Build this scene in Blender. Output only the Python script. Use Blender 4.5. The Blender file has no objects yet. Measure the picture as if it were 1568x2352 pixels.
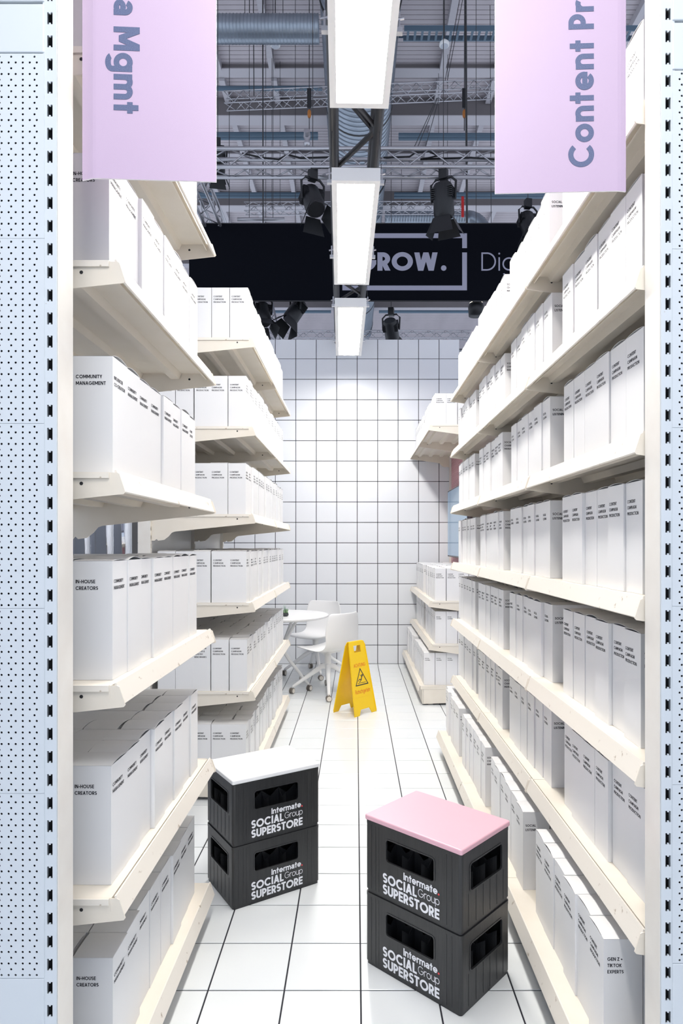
import bpy, bmesh, math, random
from mathutils import Vector, Matrix

# ------------------------------------------------------------------ camera, world, exposure
scene = bpy.context.scene
COL = scene.collection
random.seed(7)
FP, VX, VY, EYE = 1485.0, 817.0, 1250.0, 1.46     # focal length (px of 1568x2352), vanishing point, eye height

cam_data = bpy.data.cameras.new('camera')
cam_data.sensor_fit = 'HORIZONTAL'
cam_data.sensor_width = 24.0
cam_data.lens = FP / 1568.0 * 24.0
cam_data.shift_x = -(VX - 784.0) / 1568.0
cam_data.shift_y = (VY - 1176.0) / 1568.0
cam_data.clip_end = 200
cam = bpy.data.objects.new('camera', cam_data)
COL.objects.link(cam)
cam.location = (0, 0, EYE)
cam.rotation_euler = (math.pi / 2, 0, 0)
scene.camera = cam

world = bpy.data.worlds.new('world')
scene.world = world
world.use_nodes = True
bg = world.node_tree.nodes['Background']
bg.inputs[0].default_value = (0.77, 0.85, 1.0, 1)
bg.inputs[1].default_value = 1.02
LAMP_POWER = 47.0

scene.view_settings.view_transform = 'Standard'
scene.view_settings.look = 'None'
scene.view_settings.exposure = 0.12
scene.view_settings.gamma = 1.0
scene.view_settings.use_curve_mapping = False
scene.cycles.max_bounces = 6
scene.cycles.diffuse_bounces = 4
scene.cycles.use_adaptive_sampling = True
scene.cycles.adaptive_threshold = 0.02
scene.cycles.glossy_bounces = 3
scene.cycles.sample_clamp_indirect = 6.0
scene.cycles.use_denoising = True


# ------------------------------------------------------------------ materials
def mat(name, col, rough=0.5, metal=0.0, noise=0.0, nscale=20.0, bump=0.0, bscale=200.0, spec=0.5, col2=None, thr=None, stretch=None,
        emit=None, estr=0.0, trans=0.0):
    m = bpy.data.materials.new(name)
    m.use_nodes = True
    nt = m.node_tree
    b = nt.nodes['Principled BSDF']
    b.inputs['Base Color'].default_value = (*col, 1)
    b.inputs['Roughness'].default_value = rough
    b.inputs['Metallic'].default_value = metal
    b.inputs['Specular IOR Level'].default_value = spec
    if trans:
        b.inputs['Transmission Weight'].default_value = trans
    if emit:
        b.inputs['Emission Color'].default_value = (*emit, 1)
        b.inputs['Emission Strength'].default_value = estr
    tc = None
    if noise or bump:
        tc = nt.nodes.new('ShaderNodeTexCoord')
        src = tc.outputs['Object']
        if stretch:
            mp = nt.nodes.new('ShaderNodeMapping')
            mp.inputs['Scale'].default_value = stretch
            nt.links.new(src, mp.inputs[0])
            src = mp.outputs[0]
    if noise:
        n = nt.nodes.new('ShaderNodeTexNoise')
        n.inputs['Scale'].default_value = nscale
        n.inputs['Detail'].default_value = 4
        nt.links.new(src, n.inputs['Vector'])
        r = nt.nodes.new('ShaderNodeValToRGB')
        c2 = col2 if col2 else tuple(c * (1 - noise) for c in col)
        if thr:
            r.color_ramp.elements[0].position = thr[0]
            r.color_ramp.elements[1].position = thr[1]
        else:
            r.color_ramp.elements[0].position = 0.3
            r.color_ramp.elements[1].position = 0.7
        r.color_ramp.elements[0].color = (*col, 1)
        r.color_ramp.elements[1].color = (*c2, 1)
        nt.links.new(n.outputs['Fac'], r.inputs[0])
        nt.links.new(r.outputs[0], b.inputs['Base Color'])
    if bump:
        n2 = nt.nodes.new('ShaderNodeTexNoise')
        n2.inputs['Scale'].default_value = bscale
        nt.links.new(src, n2.inputs['Vector'])
        bp = nt.nodes.new('ShaderNodeBump')
        bp.inputs['Strength'].default_value = bump
        bp.inputs['Distance'].default_value = 0.002
        nt.links.new(n2.outputs['Fac'], bp.inputs['Height'])
        nt.links.new(bp.outputs[0], b.inputs['Normal'])
    return m


M = {}
M['cream'] = mat('cream_powder_coat', (0.80, 0.745, 0.655), 0.42, noise=0.06, nscale=9, col2=(0.77, 0.71, 0.61))
M['cream_worn'] = mat('cream_worn_edge', (0.82, 0.77, 0.69), 0.45, noise=0.3, nscale=38, col2=(0.42, 0.34, 0.25), thr=(0.67, 0.74))
M['post'] = mat('pale_cream_post', (0.83, 0.80, 0.745), 0.4, noise=0.05, nscale=14, col2=(0.79, 0.75, 0.69))
M['panel'] = mat('white_blue_enamel', (0.655, 0.705, 0.745), 0.35, noise=0.4, nscale=30, col2=(0.42, 0.35, 0.30), thr=(0.74, 0.80))
M['dark'] = mat('dark_void', (0.02, 0.02, 0.022), 0.7)
M['carton'] = mat('white_carton_board', (0.81, 0.81, 0.815), 0.38, noise=0.02, nscale=4, col2=(0.795, 0.795, 0.80))
M['ink'] = mat('black_ink', (0.022, 0.022, 0.03), 0.5)
M['tile_floor'] = mat('floor_tile_glaze', (0.82, 0.85, 0.86), 0.16, noise=0.03, nscale=3, col2=(0.80, 0.83, 0.845))
M['tile_wall'] = mat('wall_tile_glaze', (0.80, 0.82, 0.855), 0.35, noise=0.02, nscale=2, col2=(0.79, 0.81, 0.845))
M['grout'] = mat('black_grout', (0.016, 0.016, 0.025), 0.8)
M['pink_wall'] = mat('pink_paint', (0.66, 0.37, 0.40), 0.6, noise=0.05, nscale=6)
M['lilac'] = mat('lilac_board', (0.53, 0.405, 0.55), 0.42, noise=0.04, nscale=3, col2=(0.545, 0.42, 0.565), bump=0.15, bscale=900)
M['lilac_edge'] = mat('white_board_core', (0.85, 0.82, 0.86), 0.6)
M['slate_ink'] = mat('slate_blue_ink', (0.085, 0.105, 0.205), 0.4, noise=0.3, nscale=420, col2=(0.13, 0.16, 0.27))
M['lamp_white'] = mat('white_enamel', (0.82, 0.83, 0.83), 0.35)
M['lamp_glow'] = mat('lamp_diffuser', (0.9, 0.9, 0.9), 0.4, emit=(1.0, 0.965, 0.91), estr=LAMP_POWER)
M['silver'] = mat('brushed_aluminium', (0.50, 0.50, 0.53), 0.32, metal=0.9)
M['black_metal'] = mat('black_painted_steel', (0.035, 0.036, 0.038), 0.38)
M['spot_black'] = mat('black_spotlight_paint', (0.012, 0.013, 0.016), 0.45)
M['galv'] = mat('galvanised_steel', (0.36, 0.41, 0.47), 0.33, metal=0.85, noise=0.15, nscale=5)
M['roof'] = mat('grey_roof_deck', (0.55, 0.505, 0.53), 0.55, noise=0.12, nscale=1.5, stretch=(1, 0.2, 1))
M['roof_groove'] = mat('roof_groove', (0.10, 0.075, 0.085), 0.8)
M['beam'] = mat('roof_beam_paint', (0.52, 0.50, 0.53), 0.5)
M['beam_shade'] = mat('shaded_beam_tint', (0.19, 0.175, 0.18), 0.6)  # shade on the beam faces, put into a darker colour
M['teal_pipe'] = mat('blue_grey_pipe', (0.10, 0.16, 0.22), 0.4)
M['banner_black'] = mat('black_banner_fabric', (0.004, 0.005, 0.009), 0.85, bump=0.2, bscale=500, spec=0.1)
M['banner_print'] = mat('lavender_grey_print', (0.42, 0.42, 0.52), 0.7)
M['crate'] = mat('black_crate_plastic', (0.028, 0.029, 0.031), 0.33, noise=0.25, nscale=18, col2=(0.02, 0.021, 0.023), stretch=(6, 6, 0.4), bump=0.25, bscale=60)
M['white_print'] = mat('white_print', (0.85, 0.86, 0.90), 0.5)
M['red_print'] = mat('red_print', (0.80, 0.06, 0.07), 0.5)
M['seat_white'] = mat('white_seat_board', (0.88, 0.89, 0.90), 0.3)
M['seat_pink'] = mat('pink_seat_board', (0.79, 0.47, 0.55), 0.33)
M['yellow'] = mat('yellow_plastic', (0.93, 0.60, 0.0), 0.35)
M['orange_ink'] = mat('orange_red_ink', (0.78, 0.13, 0.01), 0.5)
M['white_plastic'] = mat('white_plastic', (0.87, 0.875, 0.88), 0.32)
M['castor_tyre'] = mat('grey_castor_tyre', (0.20, 0.18, 0.16), 0.5)
M['castor_hub'] = mat('pale_castor_hub', (0.78, 0.74, 0.68), 0.45)
M['stone'] = mat('dark_stone_pot', (0.05, 0.055, 0.06), 0.7, noise=0.4, nscale=60)
M['leaf'] = mat('succulent_leaf', (0.13, 0.27, 0.10), 0.5, noise=0.5, nscale=40, col2=(0.30, 0.42, 0.28))
M['leaf_pale'] = mat('pale_grey_leaf', (0.36, 0.45, 0.42), 0.5)
M['screen'] = mat('blue_screen', (0.10, 0.15, 0.20), 0.12, emit=(0.22, 0.38, 0.56), estr=0.34)  # blue emission added to the glass colour
M['bezel'] = mat('dark_bezel', (0.02, 0.02, 0.028), 0.3)
M['mirror'] = mat('polished_metal', (0.55, 0.58, 0.63), 0.06, metal=1.0)
M['blue_strip'] = mat('blue_strip', (0.12, 0.42, 0.78), 0.3)
M['charcoal'] = mat('charcoal_paint', (0.03, 0.03, 0.035), 0.5)
M['grey_wall'] = mat('grey_partition', (0.30, 0.31, 0.34), 0.6)
M['speaker'] = mat('speaker_grille', (0.55, 0.58, 0.64), 0.5)
M['warm_lamp'] = mat('warm_floodlight_glass', (0.9, 0.85, 0.7), 0.3, emit=(1.0, 0.88, 0.66), estr=6.0)
M['orange_tag'] = mat('orange_hook', (0.45, 0.16, 0.03), 0.5)


# ------------------------------------------------------------------ mesh builder
class MB:
    def __init__(self):
        self.v, self.f, self.mi = [], [], []
        self.cur = 0

    def add(self, verts, faces):
        o = len(self.v)
        self.v.extend([tuple(p) for p in verts])
        for f in faces:
            self.f.append(tuple(i + o for i in f))
            self.mi.append(self.cur)
        return self

    def box(self, x0, x1, y0, y1, z0, z1):
        return self.add([(x0, y0, z0), (x1, y0, z0), (x1, y1, z0), (x0, y1, z0), (x0, y0, z1), (x1, y0, z1), (x1, y1, z1), (x0, y1, z1)],
                        [(0, 3, 2, 1), (4, 5, 6, 7), (0, 1, 5, 4), (1, 2, 6, 5), (2, 3, 7, 6), (3, 0, 4, 7)])

    def prism(self, poly, axis, a0, a1):
        """poly: 2-D outline. axis 'y': (x,z) outline along y; 'x': (y,z) along x; 'z': (x,y) along z."""
        n = len(poly)

        def p(u, w, a):
            return (u, a, w) if axis == 'y' else ((a, u, w) if axis == 'x' else (u, w, a))
        vs = [p(u, w, a0) for u, w in poly] + [p(u, w, a1) for u, w in poly]
        fs = [tuple(range(n)), tuple(range(2 * n - 1, n - 1, -1))]
        fs += [(i, i + n, (i + 1) % n + n, (i + 1) % n) for i in range(n)]
        return self.add(vs, fs)

    def tube(self, p0, p1, r, n=8, r1=None, caps=True):
        p0, p1 = Vector(p0), Vector(p1)
        d = (p1 - p0).normalized()
        up = Vector((0, 0, 1)) if abs(d.z) < 0.9 else Vector((1, 0, 0))
        a = d.cross(up).normalized()
        b = d.cross(a)
        r1 = r if r1 is None else r1
        vs = []
        for P, R in ((p0, r), (p1, r1)):
            for i in range(n):
                t = 2 * math.pi * i / n
                vs.append(P + (a * math.cos(t) + b * math.sin(t)) * R)
        fs = [(i, (i + 1) % n, (i + 1) % n + n, i + n) for i in range(n)]
        if caps:
            fs += [tuple(range(n - 1, -1, -1)), tuple(range(n, 2 * n))]
        return self.add(vs, fs)

    def path(self, pts, r, n=8):
        """a bent tube through the points; r is one radius or a list"""
        pts = [Vector(p) for p in pts]
        rs = r if isinstance(r, (list, tuple)) else [r] * len(pts)
        vs = []
        for k, P in enumerate(pts):
            d = (pts[min(k + 1, len(pts) - 1)] - pts[max(k - 1, 0)]).normalized()
            up = Vector((0, 0, 1)) if abs(d.z) < 0.95 else Vector((1, 0, 0))
            a = d.cross(up).normalized()
            b = d.cross(a)
            for i in range(n):
                t = 2 * math.pi * i / n
                vs.append(P + (a * math.cos(t) + b * math.sin(t)) * rs[k])
        fs = []
        for k in range(len(pts) - 1):
            fs += [(k * n + i, k * n + (i + 1) % n, (k + 1) * n + (i + 1) % n, (k + 1) * n + i) for i in range(n)]
        fs += [tuple(range(n - 1, -1, -1)), tuple(range((len(pts) - 1) * n, len(pts) * n))]
        return self.add(vs, fs)

    def lathe(self, prof, n=24, c=(0, 0, 0)):
        """prof: (r,z) from bottom to top about z"""
        vs = []
        for r, z in prof:
            for i in range(n):
                t = 2 * math.pi * i / n
                vs.append((c[0] + r * math.cos(t), c[1] + r * math.sin(t), c[2] + z))
        fs = []
        for k in range(len(prof) - 1):
            fs += [(k * n + i, k * n + (i + 1) % n, (k + 1) * n + (i + 1) % n, (k + 1) * n + i) for i in range(n)]
        fs += [tuple(range(n - 1, -1, -1)), tuple(range((len(prof) - 1) * n, len(prof) * n))]
        return self.add(vs, fs)

    def mesh(self, name, mats, smooth=False):
        me = bpy.data.meshes.new(name)
        me.from_pydata(self.v, [], self.f)
        for m in (mats if isinstance(mats, (list, tuple)) else [mats]):
            me.materials.append(m)
        if len(me.materials) > 1:
            me.polygons.foreach_set('material_index', self.mi)
        if smooth:
            me.polygons.foreach_set('use_smooth', [True] * len(me.polygons))
        me.update()
        return me

    def build(self, name, mats, parent=None, loc=(0, 0, 0), rot=(0, 0, 0), smooth=False):
        return obj(name, self.mesh(name, mats, smooth), parent, loc, rot)


def obj(name, mesh, parent=None, loc=(0, 0, 0), rot=(0, 0, 0)):
    o = bpy.data.objects.new(name, mesh)
    COL.objects.link(o)
    o.parent = parent
    o.location = loc
    o.rotation_euler = rot
    return o


def tag(o, label, cat, group=None):
    o['label'] = label
    o['category'] = cat
    if group:
        o['group'] = group
    return o


def thing(name, label, cat, loc=(0, 0, 0), rot=(0, 0, 0), group=None):
    return tag(obj(name, None, None, loc, rot), label, cat, group)


def struct(o):
    o['kind'] = 'structure'
    return o


def stuff(o):
    o['kind'] = 'stuff'
    return o


def bevel(o, w, seg=2):
    m = o.modifiers.new('bevel', 'BEVEL')
    m.width = w
    m.segments = seg
    m.limit_method = 'ANGLE'
    return o


def smooth_angle(o, deg=40):
    me = o.data
    me.polygons.foreach_set('use_smooth', [True] * len(me.polygons))
    bm = bmesh.new()
    bm.from_mesh(me)
    for e in bm.edges:
        if len(e.link_faces) == 2 and e.calc_face_angle(0) > math.radians(deg):
            e.smooth = False
    bm.to_mesh(me)
    bm.free()
    return o


def rrect(x0, x1, y0, y1, r, k=4):
    pts = []
    for cx, cy, a0 in ((x1 - r, y1 - r, 0), (x0 + r, y1 - r, 90), (x0 + r, y0 + r, 180), (x1 - r, y0 + r, 270)):
        for i in range(k + 1):
            a = math.radians(a0 + 90 * i / k)
            pts.append((cx + r * math.cos(a), cy + r * math.sin(a)))
    return pts


# ------------------------------------------------------------------ geometric stroke lettering
class Pen:
    def __init__(self, t, seg=24):
        self.t, self.seg, self.q = t, seg, []

    def V(self, x, y0, y1):
        h = self.t / 2
        self.q.append([(x - h, y0), (x + h, y0), (x + h, y1), (x - h, y1)])

    def H(self, y, x0, x1):
        h = self.t / 2
        self.q.append([(x0, y - h), (x1, y - h), (x1, y + h), (x0, y + h)])

    def D(self, xb, yb, xt, yt):
        s = self.t / 2 * math.sqrt(1 + ((xt - xb) / (yt - yb)) ** 2)
        self.q.append([(xb - s, yb), (xb + s, yb), (xt + s, yt), (xt - s, yt)])

    def A(self, cx, cy, rx, ry, a0=0, a1=360):
        h = self.t / 2
        n = max(3, int(self.seg * abs(a1 - a0) / 360 + 0.5))
        P = []
        for i in range(n + 1):
            a = math.radians(a0 + (a1 - a0) * i / n)
            c, s = math.cos(a), math.sin(a)
            P.append(((cx + (rx - h) * c, cy + (ry - h) * s), (cx + (rx + h) * c, cy + (ry + h) * s)))
        for i in range(n):
            self.q.append([P[i][0], P[i][1], P[i + 1][1], P[i + 1][0]])

    def dot(self, cx, cy, r):
        n = max(6, self.seg // 2)
        self.q.append([(cx + r * math.cos(2 * math.pi * i / n), cy + r * math.sin(2 * math.pi * i / n)) for i in range(n)])


def glyph(p, c):
    """draws c at the origin (cap height 1) with pen p and returns its width"""
    t = p.t
    h = t / 2
    X = 0.73
    if c == ' ':
        return 0.26
    if c == 'A':
        w = 0.80; s = h * 1.12
        p.D(s, 0, w / 2, 1); p.D(w - s, 0, w / 2, 1); p.H(0.30, 0.2 * w, 0.8 * w); return w
    if c == 'B':
        w = 0.62; p.V(h, 0, 1)
        for y0, y1, ww in ((0.5, 1 - h, w * 0.93), (h, 0.5, w)):
            r = (y1 - y0) / 2
            for y in (y0, y1):
                p.H(y, h, ww - h - r + 0.02)
            p.A(ww - h - r, (y0 + y1) / 2, r, r, -90, 90)
        return w
    if c == 'C':
        p.A(0.5, 0.5, 0.5 - h, 0.5 - h + 0.01, 42, 318); return 0.90
    if c == 'D':
        w = 0.80; p.V(h, 0, 1); cx = w - 0.5
        p.H(1 - h, h, cx + 0.02); p.H(h, h, cx + 0.02); p.A(cx, 0.5, 0.5 - h, 0.5 - h, -90, 90); return w
    if c == 'E':
        w = 0.56; p.V(h, 0, 1); p.H(1 - h, h, w); p.H(0.5, h, w * 0.94); p.H(h, h, w); return w
    if c == 'F':
        w = 0.54; p.V(h, 0, 1); p.H(1 - h, h, w); p.H(0.5, h, w * 0.94); return w
    if c == 'G':
        p.A(0.5, 0.5, 0.5 - h, 0.5 - h + 0.01, 42, 358); p.H(0.46, 0.54, 1.0); return 1.0
    if c == 'H':
        w = 0.72; p.V(h, 0, 1); p.V(w - h, 0, 1); p.H(0.5, h, w - h); return w
    if c == 'I':
        p.V(h, 0, 1); return t
    if c == 'K':
        w = 0.68; p.V(h, 0, 1); p.D(w - h * 1.3, 0, h + 0.12, 0.55); p.D(h + 0.02, 0.38, w - h * 1.5, 1); return w
    if c == 'L':
        w = 0.52; p.V(h, 0, 1); p.H(h, h, w); return w
    if c == 'M':
        w = 0.92; p.V(h, 0, 1); p.V(w - h, 0, 1); p.D(w / 2, 0.2, h * 1.2, 1); p.D(w / 2, 0.2, w - h * 1.2, 1); return w
    if c == 'N':
        w = 0.76; p.V(h, 0, 1); p.V(w - h, 0, 1); p.D(w - h * 1.2, 0, h * 1.2, 1); return w
    if c == 'O':
        p.A(0.51, 0.5, 0.51 - h, 0.51 - h); return 1.02
    if c in 'PR':
        w = 0.60 if c == 'P' else 0.63; p.V(h, 0, 1); y0, y1 = 0.42, 1 - h; r = (y1 - y0) / 2
        ww = w if c == 'P' else w * 0.97
        for y in (y0, y1):
            p.H(y, h, ww - h - r + 0.02)
        p.A(ww - h - r, (y0 + y1) / 2, r, r, -90, 90)
        if c == 'R':
            p.D(w - h * 1.1, 0, w * 0.48, 0.44)
        return w
    if c == 'S':
        w = 0.60; r = (1 - t) / 4 + 0.005; rx = w / 2 - h
        p.A(w / 2, 1 - h - r, rx, r, 25, 270); p.A(w / 2, h + r, rx, r, 90, -155); return w
    if c == 'T':
        w = 0.62; p.V(w / 2, 0, 1); p.H(1 - h, 0, w); return w
    if c == 'U':
        w = 0.70; r = w / 2 - h; p.V(h, r + h, 1); p.V(w - h, r + h, 1); p.A(w / 2, r + h, r, r, 180, 360); return w
    if c == 'V':
        w = 0.76; s = h * 1.12; p.D(w / 2, 0, s, 1); p.D(w / 2, 0, w - s, 1); return w
    if c == 'W':
        w = 1.14; s = h * 1.1; p.D(w * 0.28, 0, s, 1); p.D(w * 0.28, 0, w / 2, 1); p.D(w * 0.72, 0, w / 2, 1); p.D(w * 0.72, 0, w - s, 1); return w
    if c == 'X':
        w = 0.72; s = h * 1.2; p.D(s, 0, w - s, 1); p.D(w - s, 0, s, 1); return w
    if c == 'Y':
        w = 0.74; s = h * 1.2; p.V(w / 2, 0, 0.45); p.D(w / 2, 0.38, s, 1); p.D(w / 2, 0.38, w - s, 1); return w
    if c == 'Z':
        w = 0.62; p.H(1 - h, 0, w); p.H(h, 0, w); p.D(h * 1.3, h, w - h * 1.3, 1 - h); return w
    if c == '&':
        w = 0.74; p.A(0.33, 0.78, 0.18, 0.17); p.A(0.30, 0.28, 0.26, 0.24, 60, 330); p.D(w - h, 0, 0.2, 0.72); return w
    if c == '-':
        p.H(0.42, 0.03, 0.37); return 0.40
    if c == '+':
        p.H(0.42, 0.02, 0.48); p.V(0.25, 0.19, 0.65); return 0.5
    if c == '.':
        p.dot(t * 0.62, t * 0.62, t * 0.66); return t * 1.3
    r = X / 2 - h
    w = X
    if c == 'o':
        p.A(w / 2, X / 2, r, r); return w
    if c == 'a':
        w = 0.60; rr = w / 2 - h
        p.A(w / 2, X - h - rr, rr, rr, 0, 155); p.V(w - h, 0, X - h - rr)
        p.A(w / 2 - 0.01, 0.235, rr, 0.235 - h); return w
    if c == 'c':
        p.A(w / 2, X / 2, r, r, 45, 315); return w * 0.9
    if c == 'd':
        p.A(w / 2, X / 2, r, r); p.V(w - h, 0, 1); return w
    if c == 'e':
        p.A(w / 2, X / 2, r, r, 0, 322); p.H(X / 2 - 0.01, h, w - 0.01); return w
    if c == 'f':
        w = 0.40; p.V(0.17, 0, 0.80); p.A(0.17 + 0.18, 0.82, 0.18, 0.18 - h, 180, 90); p.H(X - h, 0, w); return w
    if c == 'g':
        p.A(w / 2, X / 2, r, r); p.V(w - h, -0.06, X - 0.02); p.A(w / 2, -0.05, r, 0.27 - h, 205, 360); return w
    if c in 'hn':
        w = 0.62; rr = w / 2 - h
        p.V(h, 0, 1 if c == 'h' else X - 0.02); p.A(w / 2, X - h - rr, rr, rr, 0, 180); p.V(w - h, 0, X - h - rr); return w
    if c == 'i':
        p.V(h, 0, X); p.dot(h, 0.93, t * 0.62); return t
    if c == 'm':
        w = 0.98; rr = (w / 2 - h) / 2
        p.V(h, 0, X - 0.02)
        for cx in (h + rr, w / 2 + rr):
            p.A(cx, X - h - rr, rr, rr, 0, 180); p.V(cx + rr, 0, X - h - rr)
        return w
    if c == 'p':
        p.A(w / 2, X / 2, r, r); p.V(h, -0.30, X - 0.02); return w
    if c == 'r':
        w = 0.40; p.V(h, 0, X - 0.02); rr = 0.32 - h; p.A(h + rr, X - h - rr, rr, rr, 180, 62); return w
    if c == 's':
        w = 0.50; q = (X - t) / 4; p.A(w / 2, X - h - q, w / 2 - h, q, 25, 270); p.A(w / 2, h + q, w / 2 - h, q, 90, -155); return w
    if c == 't':
        w = 0.44; p.V(w / 2, 0, 0.95); p.H(X - h, 0, w); return w
    if c == 'u':
        w = 0.62; rr = w / 2 - h; p.V(h, rr + h, X); p.V(w - h, 0, X); p.A(w / 2, rr + h, rr, rr, 180, 360); return w
    return 0.3


def text_quads(s, cap, t, track=0.09, seg=20):
    """outlines of one line of text at cap height cap, and its width"""
    out, x = [], 0.0
    for ch in s:
        p = Pen(t, seg)
        w = glyph(p, ch)
        for q in p.q:
            out.append([((a + x) * cap, b * cap) for a, b in q])
        x += w + track
    return out, (x - track) * cap


def text_mesh(name, lines, cap, t, pitch, material, track=0.09, seg=20, width=None):
    """left-aligned lines in the XY plane facing +z; the first baseline is at y=-cap"""
    mb = MB()
    for k, s in enumerate(lines):
        qs, w = text_quads(s, cap, t, track, seg)
        for q in qs:
            mb.add([(a, b - cap - k * pitch, 0) for a, b in q], [tuple(range(len(q)))])
    return mb.mesh(name, material)


# ================================================================== THE SETTING
TILE = 0.25
GX, GY, GZ = 0.016, 2.117, 3.726       # phase of the joints across, along and up
WALL_Y, WALL_TOP = 7.90, 3.962
JOINT = 0.0052


def tile_mesh(name, w, d, m, th=0.006):
    c = 0.0012
    mb = MB()
    x, y = w / 2, d / 2
    mb.add([(-x, -y, 0), (x, -y, 0), (x, y, 0), (-x, y, 0),
            (-x, -y, th - c), (x, -y, th - c), (x, y, th - c), (-x, y, th - c),
            (-x + c, -y + c, th), (x - c, -y + c, th), (x - c, y - c, th), (-x + c, y - c, th)],
           [(0, 1, 5, 4), (1, 2, 6, 5), (2, 3, 7, 6), (3, 0, 4, 7), (4, 5, 9, 8), (5, 6, 10, 9), (6, 7, 11, 10), (7, 4, 8, 11), (8, 9, 10, 11)])
    return mb.mesh(name, m)


# floor: grout bed with single tiles on it; tile faces lie at z = 0
floor = struct(MB().box(-7, 7, -4, 14, -0.12, -0.0025).build('floor', M['grout']))
fm = tile_mesh('floor_tile', TILE - JOINT, TILE - JOINT, M['tile_floor'], 0.0025)
near_cols = range(-4, 4)
near_rows = range(-2, 23)
placed = set()
for i in near_cols:
    for j in near_rows:
        obj('floor_tile', fm, floor, (GX + (i + 0.5) * TILE, GY + (j + 0.5) * TILE, -0.0025))
        placed.add((i, j))
mb = MB()
for i in range(-25, 25):
    for j in range(-20, 40):
        if (i, j) in placed:
            continue
        x, y, a = GX + (i + 0.5) * TILE, GY + (j + 0.5) * TILE, (TILE - JOINT) / 2
        mb.add([(x - a, y - a, 0), (x + a, y - a, 0), (x + a, y + a, 0), (x - a, y + a, 0)], [(0, 1, 2, 3)])
stuff(mb.build('outlying_tile_field', M['tile_floor'], floor))

# back wall: black backing with single tiles
wall_back = struct(MB().box(-4.2, 1.264, WALL_Y + 0.006, WALL_Y + 0.10, 0, WALL_TOP).build('wall_back', M['grout']))
jw = 0.0075
wm = tile_mesh('wall_tile', TILE - jw, TILE - jw, M['tile_wall'])
cols = range(-8, 5)
zl = [GZ - TILE * k for k in range(15)]            # full rows hang below these lines
hgt_top, hgt_bot = WALL_TOP - GZ, GZ - 14 * TILE
wm_top = tile_mesh('wall_tile_top', TILE - jw, hgt_top - jw / 2, M['tile_wall'])
wm_bot = tile_mesh('wall_tile_bottom', TILE - jw, hgt_bot - jw, M['tile_wall'])
for i in cols:
    x = GX + (i + 0.5) * TILE
    if x + TILE / 2 > 1.30:
        continue
    obj('wall_tile', wm_top, wall_back, (x, WALL_Y + 0.006, GZ + hgt_top / 2), (math.pi / 2, 0, 0))
    for k in range(14):
        obj('wall_tile', wm, wall_back, (x, WALL_Y + 0.006, GZ - (k + 0.5) * TILE), (math.pi / 2, 0, 0))
    obj('wall_tile', wm_bot, wall_back, (x, WALL_Y + 0.006, hgt_bot / 2), (math.pi / 2, 0, 0))
mb = MB()
for i in range(-17, -8):
    for k in range(-1, 15):
        x, z, a = GX + (i + 0.5) * TILE, GZ - (k + 0.5) * TILE, (TILE - jw) / 2
        z0, z1 = max(z - a, 0.0), min(z + a, WALL_TOP)
        mb.add([(x - a, WALL_Y, z0), (x + a, WALL_Y, z0), (x + a, WALL_Y, z1), (x - a, WALL_Y, z1)], [(0, 1, 2, 3)])
stuff(mb.build('outlying_wall_tiling', M['tile_wall'], wall_back))

# pink clad side wall on the right, thin horizontal cladding strips
for ya, yb in ((5.82, WALL_Y), (1.75, 4.56)):
    wall_right = struct(MB().box(1.165, 1.25, ya, yb + 0.004, 0, 2.85).build('wall_right', M['pink_wall']))
    mb = MB()
    z = 0.004
    while z < 2.84:
        mb.add([(xx, yy, z + zz) for yy in (ya, yb) for xx, zz in ((1.1655, 0), (1.158, 0.0015), (1.158, 0.0145), (1.1655, 0.016))],
               [(0, 1, 5, 4), (1, 2, 6, 5), (2, 3, 7, 6)])
        z += 0.0178
    stuff(mb.build('pink_cladding', M['pink_wall'], wall_right))

# grey partition seen through the left rack
wall_left = struct(MB().box(-3.1, -3.0, 2.0, WALL_Y, 0, 3.2).build('wall_left', M['grey_wall']))

# ------------------------------------------------------------------ hall roof
RZ = 11.46
ceiling = struct(MB().box(-16, 16, -8, 34, RZ + 0.05, RZ + 0.25).build('ceiling', M['roof_groove']))
mb = MB()
y = 9.0
while y < 33:
    mb.box(-15, 15, y, y + 0.098, RZ, RZ + 0.06)
    y += 0.111
stuff(mb.build('roof_deck_plank_field', M['roof'], ceiling))
mb = MB()
mb.box(-15, 15, -7.9, 8.98, RZ, RZ + 0.06)
mb.build('roof_deck_front', M['roof'], ceiling)
for yb, dep, wid in ((13.46, 0.10, 0.26), (14.46, 0.42, 0.33), (16.4, 0.10, 0.26), (18.3, 0.42, 0.33), (20.2, 0.1, 0.26), (22.1, 0.42, 0.33), (24.2, 0.10, 0.26), (26.2, 0.42, 0.33)):
    bo = MB().box(-15, 15, yb + 0.01, yb + wid - 0.01, RZ - dep + 0.02, RZ + 0.01).build('roof_beam', M['beam_shade'], ceiling)
    MB().box(-15, 15, yb, yb + wid, RZ - dep, RZ - dep + 0.02).build('beam_flange', M['beam'], bo)  # underside lit from below, kept lighter than the shade-tinted web
for xb in (-5.1, -3.9, -2.85, -1.74, 1.80, 2.95, 4.1, 5.3):
    for y0, y1 in ((9.0, 13.45), (13.73, 14.45), (14.80, 18.29), (18.64, 22.09), (22.44, 26.1)):
        MB().box(xb - 0.06, xb + 0.06, y0, y1, RZ - 0.16, RZ + 0.01).build('rafter', M['beam'], ceiling)


struct(MB().box(-16, 16, 33.2, 33.4, 0, RZ).build('wall_far_unseen', M['grey_wall']))  # unseen end wall, added to darken the far roof


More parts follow.
